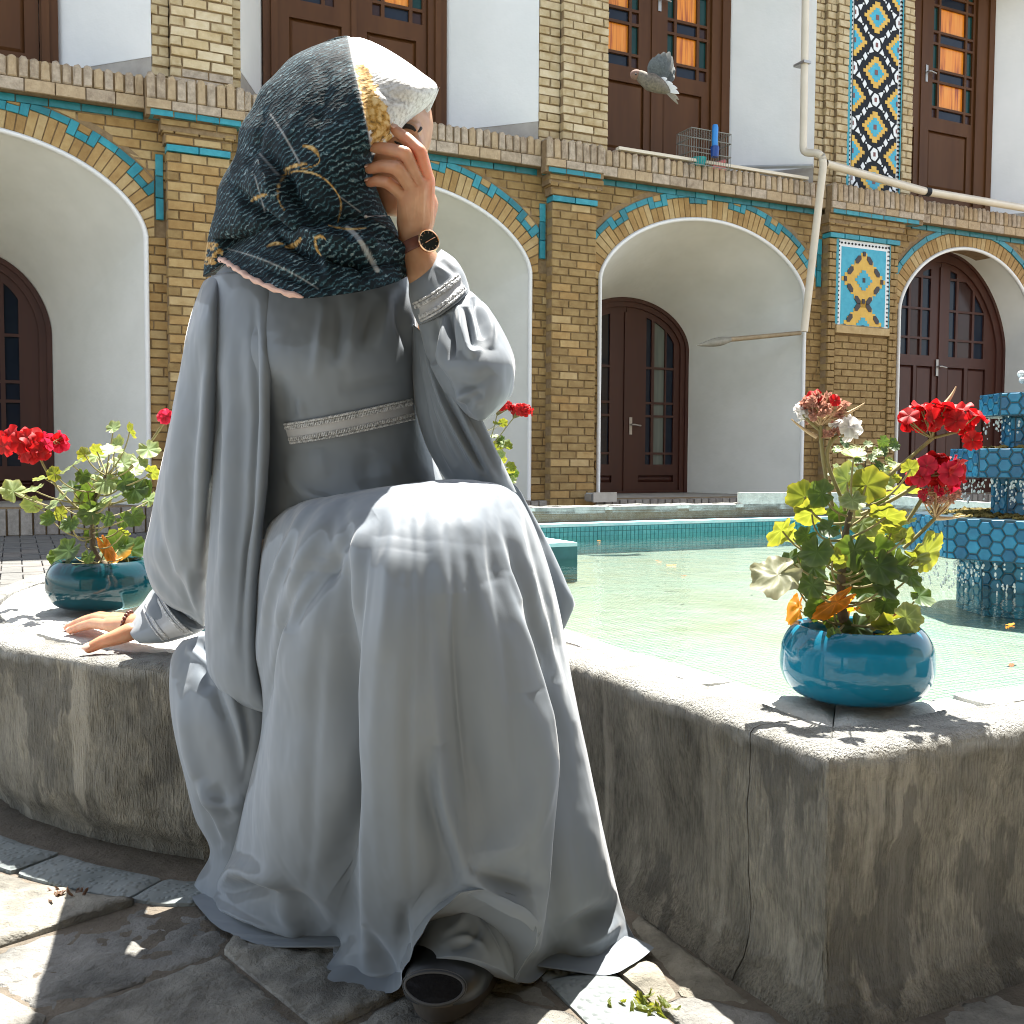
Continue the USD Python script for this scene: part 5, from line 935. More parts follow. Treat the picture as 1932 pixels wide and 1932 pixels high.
def seg_dist(q, poly):
    """distance in the picture to a polyline, the side, and the position along it"""
    best = np.full(len(q), 1e9); side = np.zeros(len(q)); along = np.zeros(len(q)); L_ = np.r_[0, np.cumsum(np.linalg.norm(np.diff(poly, axis=0), axis=1))]
    for i in range(len(poly) - 1):
        a, b = poly[i], poly[i + 1]; ab = b - a; t = np.clip(((q - a) @ ab) / (ab @ ab), 0, 1); d = q - (a + t[:, None] * ab); r = np.hypot(d[:, 0], d[:, 1]); m = r < best
        best[m] = r[m]; side[m] = np.sign(ab[0] * d[m, 1] - ab[1] * d[m, 0]); along[m] = (L_[i] + t[m] * np.linalg.norm(ab)) / L_[-1]
    return best, side, along
def sculpt(G, strokes):
    """folds drawn on cloth: kind r (round ridge, or valley if negative), s (a lip: the right-hand side of the line stands proud); amplitude in mm, width in picture pixels"""
    nv, nu = G.shape[:2]; P = G.reshape(-1, 3); q = proj(P); du = np.gradient(G, axis=1); dv = np.gradient(G, axis=0); N = np.cross(du, dv).reshape(-1, 3); N /= np.linalg.norm(N, axis=1, keepdims=True) + 1e-9
    v = EYE - P; N *= np.sign((N * v).sum(1))[:, None]; h = np.zeros(len(P))
    for kind, amp, w, pts in strokes:
        pl = spline(np.array([(x, y, 0) for x, y in pts], float), 24)[:, :2] if len(pts) > 2 else np.array(pts, float)
        d, sd, al = seg_dist(q, pl); tp = np.sin(np.clip(al, 0, 1) * np.pi) ** .8 if kind[-1] != 'f' else np.clip((1 - al) * 3, 0, 1) ** .7
        if kind[0] == 'r': h += amp * tp * np.exp(-(d / w) ** 2)
        elif kind[0] == 's': x = d * sd; h += amp * tp * (1 / (1 + np.exp(-x / min(w * .12, 4.0)))) * np.exp(-np.maximum(x, 0) / w) * (1 + 0 * x) - amp * .35 * tp * np.exp(-((x + w * .35) / (w * .4)) ** 2)
    e = (meshkit.fbm(P * 16 + 5, 3, 11) - .5) * 5 + (meshkit.fbm(P * [60, 60, 30], 2, 12) - .5) * .8 + (meshkit.fbm(P * [42, 42, 9] + 3, 3, 17) - .5) * 2.6
    u = np.linspace(0, 1, nu); edge = np.clip(np.minimum(u, 1 - u) / .06, 0, 1) ** .5
    return (P + N * ((h + e) * .001 * np.tile(edge, nv))[:, None]).reshape(G.shape)
def satin():
    n = {'g': ('geometry', {}), 'n': ('noise_texture', {'scale': 5, 'detail': 3}), 'r': ('rgb_ramp', {'ramp': [(.3, (.160, .187, .217)), (.7, (.182, .208, .236))]}), 'w': ('noise_texture', {'scale': 900, 'detail': 1}), 'b': ('bump', {'strength': .10, 'distance': .0008}), 'p': ('principled_bsdf', {'roughness': .60, 'specular_ior_level': .32, 'sheen_weight': .25, 'sheen_roughness': .35})}
    return usdkit.material(stage, L('grey_satin'), n, [('g.position', 'n.vector'), ('n.fac', 'r.fac'), ('r.color', 'p.base_color'), ('g.position', 'w.vector'), ('w.fac', 'b.height'), ('b.normal', 'p.normal')], surface='p.BSDF')
SATIN = satin()
def wear(name, rows, nu, nv, strokes=(), m=None, **kw):
    me, G = loft(rows, nu, nv, strokes, **kw); return obj(name, me, m or SATIN, woman, smooth=True), G
# bodice
T_rows = [([(520, 440), (640, 440), (730, 440)], 1.47, 1.46, .05), ([(400, 527), (600, 500), (786, 545)], 1.49, 1.46, .085), ([(386, 600), (600, 595), (792, 600)], 1.49, 1.46, .125), ([(396, 690), (600, 690), (793, 690)], 1.49, 1.46, .155), ([(425, 775), (620, 770), (802, 768)], 1.49, 1.46, .14), ([(452, 860), (640, 855), (816, 850)], 1.48, 1.45, .12), ([(468, 945), (650, 935), (842, 920)], 1.47, 1.44, .12), ([(476, 1010), (650, 1000), (870, 965)], 1.46, 1.42, .13), ([(480, 1070), (650, 1070), (920, 1050)], 1.46, 1.42, .14)]
T_st = [('r', 5, 10, [(612, 562), (604, 640), (590, 720)]), ('r', -5, 9, [(640, 560), (640, 630), (628, 690)]), ('r', 7, 12, [(676, 558), (668, 620), (650, 700)]), ('r', -6, 10, [(706, 556), (690, 610), (672, 660)]), ('r', 6, 10, [(735, 548), (724, 600), (715, 660)]), ('r', -8, 9, [(752, 545), (755, 600), (768, 655)]), ('r', 7, 8, [(770, 545), (772, 600), (778, 660)]), ('r', -6, 14, [(528, 700), (532, 760), (545, 800)]), ('r', -7, 16, [(530, 850), (540, 920), (600, 962), (690, 958)]), ('r', 6, 14, [(545, 860), (570, 930), (640, 945)]), ('r', -5, 20, [(700, 850), (690, 920)]), ('r', 4, 20, [(600, 845), (612, 900)]), ('r', -5, 10, [(640, 735), (700, 728), (770, 700)]), ('r', -4, 8, [(550, 745), (556, 790)]), ('r', 4, 8, [(565, 750), (572, 790)])]
bod, TG = wear('bodice', T_rows, 150, 120, T_st, back=.09)
# belt of silver embroidery lying on the bodice
def braid_mat():
    n = {'g': ('geometry', {}), 'n': ('noise_texture', {'scale': 260, 'detail': 2}), 'r': ('rgb_ramp', {'ramp': [(.3, (.20, .21, .22)), (.6, (.55, .565, .58))]}), 'b': ('bump', {'strength': .9, 'distance': .003}), 'p': ('principled_bsdf', {'roughness': .35, 'metallic': .0, 'specular_ior_level': .8})}
    return usdkit.material(stage, L('silver_embroidery'), n, [('g.position', 'n.vector'), ('n.fac', 'r.fac'), ('r.color', 'p.base_color'), ('n.fac', 'b.height'), ('b.normal', 'p.normal')], surface='p.BSDF')
SILVER = braid_mat(); RIBBON = mat('pale_grey_ribbon', (.33, .34, .36), (.40, .41, .43), 40, .5, .3, 300, .001)
def on_surface(G, x, y):
    """the point of a cloth grid that is seen at a pixel"""
    q = proj(G.reshape(-1, 3)); k = np.argsort(((q - [x, y]) ** 2).sum(1))[:4]; w_ = 1 / (np.sqrt(((q[k] - [x, y]) ** 2).sum(1)) + .5); P = (G.reshape(-1, 3)[k] * w_[:, None]).sum(0) / w_.sum(); return atY(x, y, P[1])
def band_on(G, top, bot, name, parent_name, n=40, lift=.004):
    top, bot = spline(np.array([(*p, 0) for p in top], float), n)[:, :2], spline(np.array([(*p, 0) for p in bot], float), n)[:, :2]; fr = np.array([0, .06, .12, .3, .36, .64, .70, .88, .94, 1]); hh = np.array([-.004, 0, .001, .001, 0, 0, .001, .001, 0, -.004]) + lift
    V = np.zeros((len(fr), n, 3)); TT, BB = np.array([on_surface(G, *p) for p in top]), np.array([on_surface(G, *p) for p in bot]); k5 = np.ones(9) / 9
    sm = lambda A: np.stack([np.convolve(np.pad(A[:, i], 4, 'edge'), k5, 'valid') for i in range(3)], 1)
    TT, BB = sm(TT), sm(BB)
    for i, f in enumerate(fr): p = TT * (1 - f) + BB * f; d = EYE - p; d /= np.linalg.norm(d, axis=1, keepdims=True); V[i] = p + d * hh[i]
    b = obj(name, M(V.reshape(-1, 3), grid_faces(len(fr), n)), RIBBON, woman, smooth=True)
    for f0 in (.03, .21, .79, .97):                                     # plaited rows of silver thread
        p = TT * (1 - f0) + BB * f0; d = EYE - p; d /= np.linalg.norm(d, axis=1, keepdims=True); p = p + d * (lift + .0015); q = spline(p, n * 5); up_ = (TT - BB).mean(0); up_ /= np.linalg.norm(up_); amp = .0022 if f0 in (.21, .79) else .0008
        ms = [tube(q + up_ * amp * np.sin(np.arange(len(q)) * .9 + s)[:, None] + (EYE - q) / np.linalg.norm(EYE - q, axis=1, keepdims=True) * .0008 * np.cos(np.arange(len(q)) * .9 + s)[:, None], .0012, 5) for s in (0, np.pi)]
        obj('braid', ms, SILVER, b)
    return b
band_on(TG, [(528, 801), (600, 790), (700, 770), (785, 751)], [(540, 838), (610, 828), (700, 810), (790, 789)], 'embroidered_belt', None)
# skirt
S_rows = [([(520, 1075), (700, 1060), (960, 1060)], 1.50, 1.46, 0), ([(503, 992), (560, 950), (640, 930), (740, 912), (860, 900), (930, 907), (972, 926)], 1.44, 1.32, .13), ([(494, 1035), (545, 985), (640, 955), (760, 940), (880, 934), (950, 938), (1002, 975)], 1.43, 1.32, .225), ([(486, 1090), (560, 1045), (680, 1025), (820, 1015), (940, 1012), (1028, 1045)], 1.42, 1.32, .278), ([(479, 1170), (600, 1140), (800, 1130), (950, 1130), (1057, 1148)], 1.41, 1.33, .295), ([(484, 1255), (640, 1235), (800, 1228), (950, 1228), (1073, 1248)], 1.40, 1.34, .29), ([(504, 1335), (700, 1327), (900, 1322), (1086, 1340)], 1.39, 1.34, .28), ([(464, 1500), (700, 1497), (950, 1492), (1118, 1500)], 1.39, 1.34, .255), ([(437, 1620), (700, 1622), (950, 1616), (1150, 1620)], 1.40, 1.33, .235),
    ([(405, 1668, 1.44, 0), (470, 1690, 1.33, .12), (560, 1722, 1.27, .26), (650, 1745, 1.22, .36), (735, 1770, 1.185, .46), (800, 1690, 1.15, .55), (870, 1665, 1.125, .62), (950, 1690, 1.14, .70), (1020, 1740, 1.17, .78), (1080, 1750, 1.22, .86), (1130, 1760, 1.26, .93), (1182, 1745, 1.33, 1)], 0, 0, 0),
    ([(385, 1685, 1.455, 0), (440, 1735, 1.36, .12), (545, 1768, 1.30, .26), (632, 1778, 1.275, .33), (640, 1815, 1.235, .39), (735, 1840, 1.19, .48), (778, 1770, 1.16, .55), (868, 1682, 1.13, .62), (955, 1712, 1.145, .70), (1012, 1770, 1.18, .76), (985, 1825, 1.195, .81), (1055, 1800, 1.25, .88), (1120, 1818, 1.25, .94), (1195, 1770, 1.33, 1)], 0, 0, 0),
    ([(362, 1692, 1.4240, 0), (428, 1758, 1.3200, .12), (545, 1788, 1.2753, .26), (640, 1786, 1.2782, .33), (606, 1844, 1.2033, .39), (735, 1874, 1.1664, .48), (776, 1805, 1.1324, .55), (872, 1690, 1.1081, .62), (950, 1716, 1.1227, .70), (1004, 1778, 1.1567, .76), (968, 1850, 1.1713, .80), (1000, 1856, 1.1907, .83), (1068, 1806, 1.2490, .88), (1138, 1840, 1.2101, .94), (1234, 1788, 1.2753, 1)], 0, 0, 0)]
S_st = [('r', 20, 70, [(600, 1080), (570, 1300), (540, 1500), (500, 1680)]), ('r', -34, 24, [(628, 1040), (646, 1220), (662, 1400), (660, 1520), (640, 1610), (652, 1720), (670, 1800)]), ('s', 24, 120, [(686, 1850), (681, 1600), (685, 1400), (690, 1200), (702, 1010)]), ('r', 14, 50, [(770, 1040), (760, 1300), (765, 1560), (765, 1760)]),
    ('r', -20, 40, [(850, 1120), (868, 1330), (895, 1480), (930, 1590)]), ('r', 15, 16, [(830, 1400), (842, 1520), (864, 1600), (884, 1665)]), ('r', -14, 22, [(815, 1380), (818, 1530), (845, 1640), (835, 1740)]), ('r', 15, 24, [(870, 1640), (940, 1690), (1015, 1760)]), ('r', 14, 26, [(885, 1625), (950, 1585), (985, 1480), (965, 1300)]), ('r', -12, 20, [(895, 1640), (960, 1655), (1020, 1660)]),
    ('r', 16, 44, [(975, 1080), (975, 1300), (990, 1550), (985, 1740)]), ('s', 20, 80, [(950, 1090), (1000, 1300), (1024, 1460), (1031, 1600), (1028, 1700), (1010, 1810)]), ('r', -24, 18, [(985, 1130), (1030, 1340), (1048, 1520), (1050, 1680), (1035, 1800)]), ('r', 14, 34, [(1050, 1220), (1098, 1480), (1130, 1720)]),
    ('r', -8, 10, [(940, 930), (966, 1040), (1005, 1160), (1050, 1290)]), ('r', -9, 8, [(985, 960), (1024, 1090), (1056, 1220), (1075, 1360)]), ('r', 6, 10, [(965, 960), (1000, 1090), (1040, 1230)]), ('r', -4, 10, [(920, 950), (935, 1080), (955, 1240)]),
    ('r', -5, 12, [(655, 960), (645, 1060), (632, 1200)]), ('r', 4, 12, [(680, 960), (672, 1060), (664, 1180)]), ('r', -5, 12, [(715, 960), (708, 1080), (700, 1260)]), ('r', 4, 13, [(740, 960), (742, 1080), (742, 1240)]), ('r', -6, 12, [(800, 950), (803, 1070), (800, 1300)]), ('r', 4, 14, [(830, 960), (838, 1100), (850, 1260)]), ('r', -4, 12, [(870, 950), (882, 1060), (890, 1200)]),
    ('s', 15, 34, [(655, 935), (610, 1000), (575, 1080), (548, 1185)]), ('s', 12, 26, [(610, 940), (560, 1010), (528, 1090), (508, 1180), (500, 1300)]), ('r', -9, 10, [(570, 955), (525, 1040), (502, 1120), (490, 1240)]), ('r', -8, 10, [(590, 1060), (545, 1180), (528, 1270), (512, 1350)]), ('r', 7, 10, [(600, 1050), (560, 1170), (536, 1290)]), ('r', -11, 13, [(705, 965), (640, 1025), (598, 1100), (562, 1190)]),
    ('r', -16, 18, [(430, 1690), (500, 1675), (560, 1705), (610, 1760)]), ('r', 17, 18, [(410, 1680), (480, 1640), (518, 1665), (540, 1710), (565, 1770)]), ('r', 9, 9, [(400, 1705), (480, 1742), (575, 1770)]), ('r', -8, 8, [(420, 1722), (500, 1757), (580, 1780)]), ('r', -12, 16, [(685, 1740), (720, 1800), (745, 1870)]), ('r', -14, 18, [(1050, 1770), (1110, 1740), (1175, 1690)]), ('r', 8, 12, [(1070, 1800), (1120, 1772), (1175, 1735)]), ('r', -8, 12, [(772, 1680), (766, 1760), (770, 1830)])]
for i in range(15):
    x0 = 520 + i * 36; x1 = 420 + i * 52; S_st.append(('r', (3.6, -3.2, 2.4, -4.0)[i % 4], (10, 8, 13, 9)[i % 4], [(x0, 930 + 14 * (i % 3)), (x0 + (x1 - x0) * .35 + 6 * math.sin(i * 2.1), 1220), (x0 + (x1 - x0) * .7 - 7 * math.sin(i * 1.3), 1450 + 40 * (i % 2)), (x1, 1700)]))
wear('skirt', S_rows, 460, 440, S_st, back=.07, ell=.55)
U_rows = [([(800, 1690), (880, 1672), (960, 1702)], 1.23, 1.22, .02), ([(785, 1735), (880, 1715), (985, 1755)], 1.22, 1.22, .045), ([(776, 1778), (865, 1762), (990, 1800)], 1.21, 1.215, .065), ([(770, 1836), (800, 1812), (860, 1805), (930, 1826), (980, 1858)], 1.205, 1.21, .085)]
wear('underskirt', U_rows, 70, 50, [('r', 6, 10, [(880, 1700), (870, 1740), (830, 1765)]), ('r', -5, 8, [(895, 1720), (900, 1760), (850, 1790)]), ('s', 5, 18, [(868, 1690), (905, 1730), (940, 1790), (960, 1840)]), ('r', 4, 6, [(830, 1785), (900, 1775), (920, 1810)])], back=.02)
# part of the skirt that falls behind, over the rim
B_rows = [([(345, 1208), (390, 1196), (480, 1190)], 1.53, 1.44, .02), ([(322, 1245), (400, 1245), (495, 1240)], 1.52, 1.43, .05), ([(319, 1300), (400, 1300), (508, 1300)], 1.49, 1.42, .07), ([(326, 1370), (410, 1370), (520, 1370)], 1.47, 1.41, .07), ([(344, 1450), (420, 1450), (505, 1450)], 1.46, 1.41, .06), ([(368, 1545), (420, 1550), (480, 1550)], 1.46, 1.41, .05), ([(398, 1610), (430, 1625), (460, 1630)], 1.46, 1.42, .03), ([(372, 1655), (420, 1668), (470, 1672)], 1.47, 1.40, .03), ([(360, 1690), (395, 1725), (450, 1730)], 1.475, 1.39, .02)]
wear('skirt_back', B_rows, 80, 130, [('r', -10, 11, [(372, 1205), (388, 1260), (378, 1310)]), ('r', 9, 9, [(350, 1225), (380, 1240), (392, 1290)]), ('r', -12, 14, [(400, 1230), (418, 1340), (446, 1420), (458, 1490)]), ('s', 9, 22, [(440, 1220), (450, 1330), (462, 1420), (452, 1480)]), ('r', 9, 12, [(345, 1290), (350, 1380), (378, 1480), (420, 1590)]), ('r', -9, 8, [(374, 1460), (390, 1530), (420, 1600)]), ('r', 10, 14, [(380, 1470), (420, 1520), (465, 1510)]), ('r', -8, 12, [(405, 1480), (440, 1550)])], back=.03)
# long cape panel and the draped sleeve on the right arm
P_rows = [([(398, 520), (450, 512), (516, 540)], 1.47, 1.40, .02), ([(404, 600), (455, 598), (511, 600)], 1.44, 1.375, .025), ([(405, 700), (455, 700), (508, 700)], 1.43, 1.35, .025), ([(403, 800), (455, 800), (505, 800)], 1.425, 1.355, .03), ([(399, 930), (450, 930), (501, 930)], 1.42, 1.355, .035), ([(391, 1070), (440, 1070), (485, 1072)], 1.42, 1.37, .045), ([(386, 1180), (435, 1182), (482, 1185)], 1.43, 1.37, .05), ([(390, 1260), (440, 1270), (492, 1275)], 1.43, 1.37, .05), ([(408, 1310), (460, 1322), (508, 1330)], 1.43, 1.365, .045), ([(455, 1335), (490, 1342), (514, 1345)], 1.42, 1.37, .02)]
wear('cape_panel', P_rows, 80, 160, [('r', -9, 8, [(478, 560), (482, 760), (476, 940), (458, 1100), (456, 1250)]), ('s', 9, 26, [(467, 1330), (468, 1200), (474, 1000), (486, 800), (484, 600)]), ('r', 6, 14, [(430, 560), (432, 800), (424, 1000), (415, 1200)]), ('r', -6, 11, [(452, 640), (455, 850), (444, 1050), (436, 1220)]), ('r', 5, 7, [(500, 620), (497, 800), (490, 950)]), ('r', -5, 9, [(410, 700), (412, 900), (404, 1100)])], back=.015)
A_rows = [([(384, 532), (396, 522), (412, 520)], 1.50, 1.46, .01), ([(366, 575), (390, 565), (415, 565)], 1.50, 1.45, .05), ([(349, 640), (380, 640), (415, 640)], 1.51, 1.45, .07), ([(340, 710), (375, 710), (414, 710)], 1.53, 1.46, .08), ([(322, 795), (365, 795), (412, 795)], 1.55, 1.46, .09), ([(300, 895), (350, 895), (408, 895)], 1.58, 1.47, .10), ([(281, 995), (340, 995), (402, 995)], 1.62, 1.49, .11), ([(270, 1055), (330, 1060), (396, 1060)], 1.65, 1.51, .11), ([(282, 1095), (335, 1105), (392, 1105)], 1.67, 1.53, .10), ([(305, 1128), (345, 1145), (390, 1145)], 1.67, 1.55, .08), ([(338, 1152), (365, 1166), (388, 1172)], 1.66, 1.57, .05), ([(352, 1160), (370, 1172), (384, 1182)], 1.64, 1.58, .02)]
wear('draped_sleeve', A_rows, 80, 140, [('r', -8, 12, [(378, 640), (362, 800), (352, 950), (358, 1080)]), ('r', 7, 14, [(356, 640), (336, 800), (318, 950), (300, 1050)]), ('r', 7, 12, [(395, 650), (388, 800), (380, 950), (378, 1080)]), ('r', -7, 10, [(300, 960), (310, 1050), (335, 1120)]), ('s', 8, 16, [(272, 1050), (292, 1085), (318, 1122), (345, 1150)]), ('r', -6, 8, [(330, 1080), (350, 1130), (368, 1165)]), ('r', 5, 8, [(350, 1070), (365, 1120), (375, 1160)])], back=.08)
C_rows = [([(247, 1162), (243, 1188), (262, 1214)], 1.74, 1.66, .035), ([(268, 1138), (270, 1178), (300, 1214)], 1.73, 1.64, .045), ([(294, 1110), (306, 1160), (345, 1204)], 1.71, 1.62, .05), ([(318, 1118), (335, 1160), (378, 1192)], 1.69, 1.61, .05), ([(340, 1135), (355, 1165), (386, 1186)], 1.68, 1.61, .03)]
_, CG = wear('cuff', C_rows, 50, 50, [('r', 3, 8, [(280, 1130), (290, 1180)]), ('r', -3, 8, [(300, 1120), (330, 1190)])], back=.04)
band_on(CG, [(299, 1112), (320, 1150), (346, 1180), (367, 1196)], [(268, 1142), (280, 1175), (296, 1198), (308, 1211)], 'cuff_embroidery', None, 30, .007)
# sleeve of the raised arm, its cuff and the drape that hangs from it
R_rows = [([(789, 612), (838, 590), (886, 548)], 1.36, 1.37, .04), ([(796, 638), (852, 615), (906, 565)], 1.36, 1.37, .055), ([(806, 680), (872, 655), (946, 618)], 1.36, 1.36, .075), ([(820, 715), (890, 698), (972, 688)], 1.36, 1.35, .085), ([(846, 752), (905, 745), (968, 736)], 1.35, 1.34, .07), ([(878, 783), (915, 778), (948, 768)], 1.33, 1.33, .04), ([(902, 793), (912, 792), (922, 788)], 1.31, 1.31, .005)]
wear('puffed_sleeve', R_rows, 110, 110, [('r', -13, 7, [(826, 600), (820, 640), (812, 690)]), ('r', 9, 8, [(840, 592), (838, 640), (834, 700)]), ('r', -12, 6, [(850, 590), (852, 630), (856, 680)]), ('r', 12, 8, [(866, 575), (868, 620), (872, 660)]), ('r', -16, 7, [(876, 580), (886, 625), (890, 655)]), ('r', 14, 6, [(872, 585), (878, 640), (890, 668), (906, 655)]), ('r', -10, 7, [(893, 560), (905, 600), (908, 640)]), ('r', 9, 8, [(904, 570), (922, 610), (926, 660)]), ('r', -7, 12, [(850, 700), (880, 725), (930, 700)]), ('r', 7, 10, [(862, 760), (885, 745), (905, 770)]), ('r', -6, 8, [(880, 770), (890, 750), (915, 745)]), ('s', 9, 20, [(905, 795), (870, 750), (835, 690), (806, 640)])], back=.06)
K_rows = [([(773, 522), (800, 510), (832, 470)], 1.375, 1.385, .03), ([(771, 548), (815, 528), (862, 492)], 1.37, 1.38, .035), ([(776, 580), (825, 558), (880, 525)], 1.365, 1.375, .04), ([(790, 614), (838, 590), (886, 549)], 1.36, 1.37, .045)]
_, KG = wear('cuff', K_rows, 60, 40, [('r', 3, 6, [(820, 500), (850, 520)]), ('r', -3, 6, [(835, 490), (862, 520)])], back=.05)
band_on(KG, [(776, 574), (800, 562), (835, 540), (868, 515)], [(790, 608), (812, 598), (846, 576), (882, 545)], 'cuff_embroidery', None, 34, .003)
D_rows = [([(780, 612), (792, 622), (806, 640)], 1.40, 1.37, .01), ([(778, 690), (808, 700), (848, 690)], 1.405, 1.37, .04), ([(782, 760), (825, 770), (888, 762)], 1.40, 1.36, .05), ([(800, 830), (855, 835), (924, 830)], 1.395, 1.35, .05), ([(834, 895), (890, 895), (952, 880)], 1.39, 1.345, .05), ([(870, 940), (925, 940), (975, 930)], 1.39, 1.345, .03)]
wear('sleeve_drape', D_rows, 110, 120, [('s', 12, 16, [(860, 900), (815, 800), (796, 700), (792, 640)]), ('s', 12, 16, [(905, 905), (850, 800), (815, 710), (798, 640)]), ('s', 11, 14, [(930, 905), (878, 810), (835, 720), (802, 645)]), ('s', 10, 13, [(950, 905), (905, 820), (860, 740), (812, 660)]), ('r', -10, 7, [(800, 690), (820, 790), (862, 880)]), ('r', -9, 6, [(826, 720), (870, 810), (915, 890)])], back=.03)
Q_rows = [([(955, 905), (968, 912), (985, 935)], 1.42, 1.42, .005), ([(985, 985), (1015, 1005), (1040, 1035)], 1.42, 1.43, .01), ([(1010, 1060), (1040, 1075), (1069, 1100)], 1.42, 1.43, .015), ([(1035, 1115), (1060, 1125), (1084, 1140)], 1.42, 1.43, .012), ([(1050, 1155), (1062, 1162), (1073, 1168)], 1.42, 1.43, .008), ([(1056, 1188), (1058, 1190), (1061, 1192)], 1.42, 1.43, .002)]
wear('sleeve_end', Q_rows, 30, 60, [('r', 5, 8, [(985, 960), (1020, 1050), (1050, 1130)])], back=.006)
# headscarf
H_rows = [([(634, 74), (655, 69), (680, 71)], 1.49, 1.49, .005), ([(594, 86), (655, 77), (714, 84)], 1.48, 1.48, .05), ([(552, 108), (660, 100), (756, 108)], 1.475, 1.47, .085), ([(516, 140), (660, 135), (800, 140)], 1.47, 1.45, .105), ([(494, 167), (660, 165), (828, 165)], 1.47, 1.43, .115), ([(472, 203), (640, 200), (760, 204), (800, 203)], 1.47, 1.42, .12), ([(461, 228), (640, 228), (740, 230), (772, 226)], 1.47, 1.41, .12), ([(454, 246), (640, 247), (757, 244)], 1.47, 1.40, .12), ([(446, 270), (630, 273), (731, 268)], 1.475, 1.395, .12), ([(440, 292), (620, 295), (706, 288)], 1.48, 1.39, .12), ([(429, 325), (600, 327), (701, 322)], 1.48, 1.39, .12), ([(414, 362), (600, 365), (712, 360)], 1.485, 1.40, .12), ([(402, 400), (600, 405), (728, 400)], 1.49, 1.41, .125), ([(398, 425), (600, 430), (734, 412)], 1.49, 1.42, .11), ([(400, 450), (600, 452), (700, 440)], 1.49, 1.44, .06)]
H_st = [('r', 16, 14, [(470, 330), (520, 395), (600, 425), (700, 432)]), ('r', -18, 11, [(455, 365), (500, 412), (580, 436)]), ('r', -12, 10, [(500, 270), (535, 340), (570, 395)]), ('r', 10, 14, [(485, 270), (510, 340), (545, 390)]), ('s', 7, 26, [(700, 290), (690, 230), (672, 140), (658, 78)][::-1]), ('r', -6, 10, [(470, 250), (520, 320), (560, 345)]), ('r', 6, 12, [(455, 290), (500, 350), (560, 370)]), ('r', -8, 10, [(440, 350), (490, 395), (560, 425)]), ('r', 8, 12, [(520, 300), (530, 370), (590, 420), (680, 432)]), ('r', -9, 9, [(545, 300), (560, 380), (630, 420), (700, 425)]), ('r', 6, 14, [(600, 330), (640, 390), (700, 410)]), ('r', -6, 9, [(430, 330), (460, 390), (470, 430)]), ('r', 5, 12, [(600, 120), (560, 220), (520, 300)]), ('r', -4, 10, [(620, 130), (600, 240), (580, 300)]), ('r', 4, 10, [(700, 120), (760, 160), (800, 175)]), ('r', -4, 9, [(690, 140), (750, 185), (790, 195)]), ('r', -5, 8, [(500, 200), (480, 290), (450, 350)])]
N_rows = [([(470, 425), (600, 415), (735, 407)], 1.48, 1.42, .12), ([(452, 447), (600, 455), (753, 442)], 1.48, 1.41, .145), ([(440, 464), (500, 482), (590, 500), (670, 498), (740, 484), (769, 476)], 1.48, 1.41, .16), ([(426, 478), (490, 508), (580, 534), (660, 528), (730, 514), (774, 500)], 1.485, 1.41, .17), ([(412, 492), (480, 530), (570, 563), (650, 555), (720, 541), (772, 520)], 1.485, 1.41, .172)]
N_st = [('r', 16, 12, [(560, 428), (620, 462), (700, 478), (768, 470)]), ('r', -16, 9, [(500, 440), (590, 462), (680, 490), (765, 488)]), ('r', -14, 8, [(520, 432), (560, 470), (610, 500)]), ('r', 12, 10, [(480, 430), (560, 450), (650, 470), (740, 460)]), ('r', -11, 8, [(500, 455), (580, 475), (660, 492), (750, 480)]), ('r', 10, 8, [(650, 420), (690, 470), (720, 520)]), ('r', -9, 7, [(630, 425), (665, 475), (690, 530)]), ('r', 8, 9, [(690, 415), (735, 450), (765, 490)]), ('r', -8, 7, [(700, 430), (740, 470), (750, 515)]), ('r', 7, 9, [(450, 465), (520, 500), (620, 530)]), ('r', -6, 8, [(460, 480), (540, 520), (640, 545)]), ('r', 6, 8, [(560, 430), (610, 480), (620, 540)])]
E_rows = [([(416, 372), (440, 368), (470, 372)], 1.53, 1.49, .02), ([(402, 410), (440, 410), (480, 410)], 1.53, 1.49, .035), ([(392, 450), (430, 452), (470, 450)], 1.53, 1.49, .035), ([(386, 490), (420, 488), (450, 470)], 1.53, 1.49, .03), ([(383, 522), (398, 512), (420, 492)], 1.53, 1.50, .015)]
GOLD = [(3.2, [(538, 398), (526, 379), (525, 353), (538, 329), (567, 323), (607, 334), (634, 361), (643, 379), (642, 401), (637, 420)]), (7, [(537, 322), (556, 313), (578, 309)]), (8, [(572, 276), (588, 279), (601, 294)]), (2, [(601, 294), (602, 306), (590, 314), (560, 320)]), (7, [(504, 465), (518, 460), (533, 460)]), (9, [(540, 466), (556, 462), (567, 450)]), (6, [(594, 450), (604, 446), (612, 449)]), (5, [(595, 452), (597, 468), (605, 481)]), (6, [(474, 380), (488, 371), (503, 368)]), (4, [(620, 425), (660, 432), (690, 430)])]
WHITE_L = [(2.2, [(510, 215), (540, 262), (566, 310)]), (2, [(490, 290), (525, 330)]), (5, [(655, 430), (680, 455), (700, 490), (712, 510)]), (1.5, [(480, 330), (500, 400)]), (1.4, [(640, 370), (680, 400)]), (1.5, [(430, 470), (520, 500), (600, 545)])]
seam = np.array([(655, 60), (664, 110), (676, 160), (690, 225), (702, 290)], float)
flower = Polygon([(668, 120), (690, 124), (706, 150), (710, 172), (714, 186), (730, 198), (740, 226), (741, 262), (716, 276), (702, 284), (694, 246), (684, 200), (676, 160)])
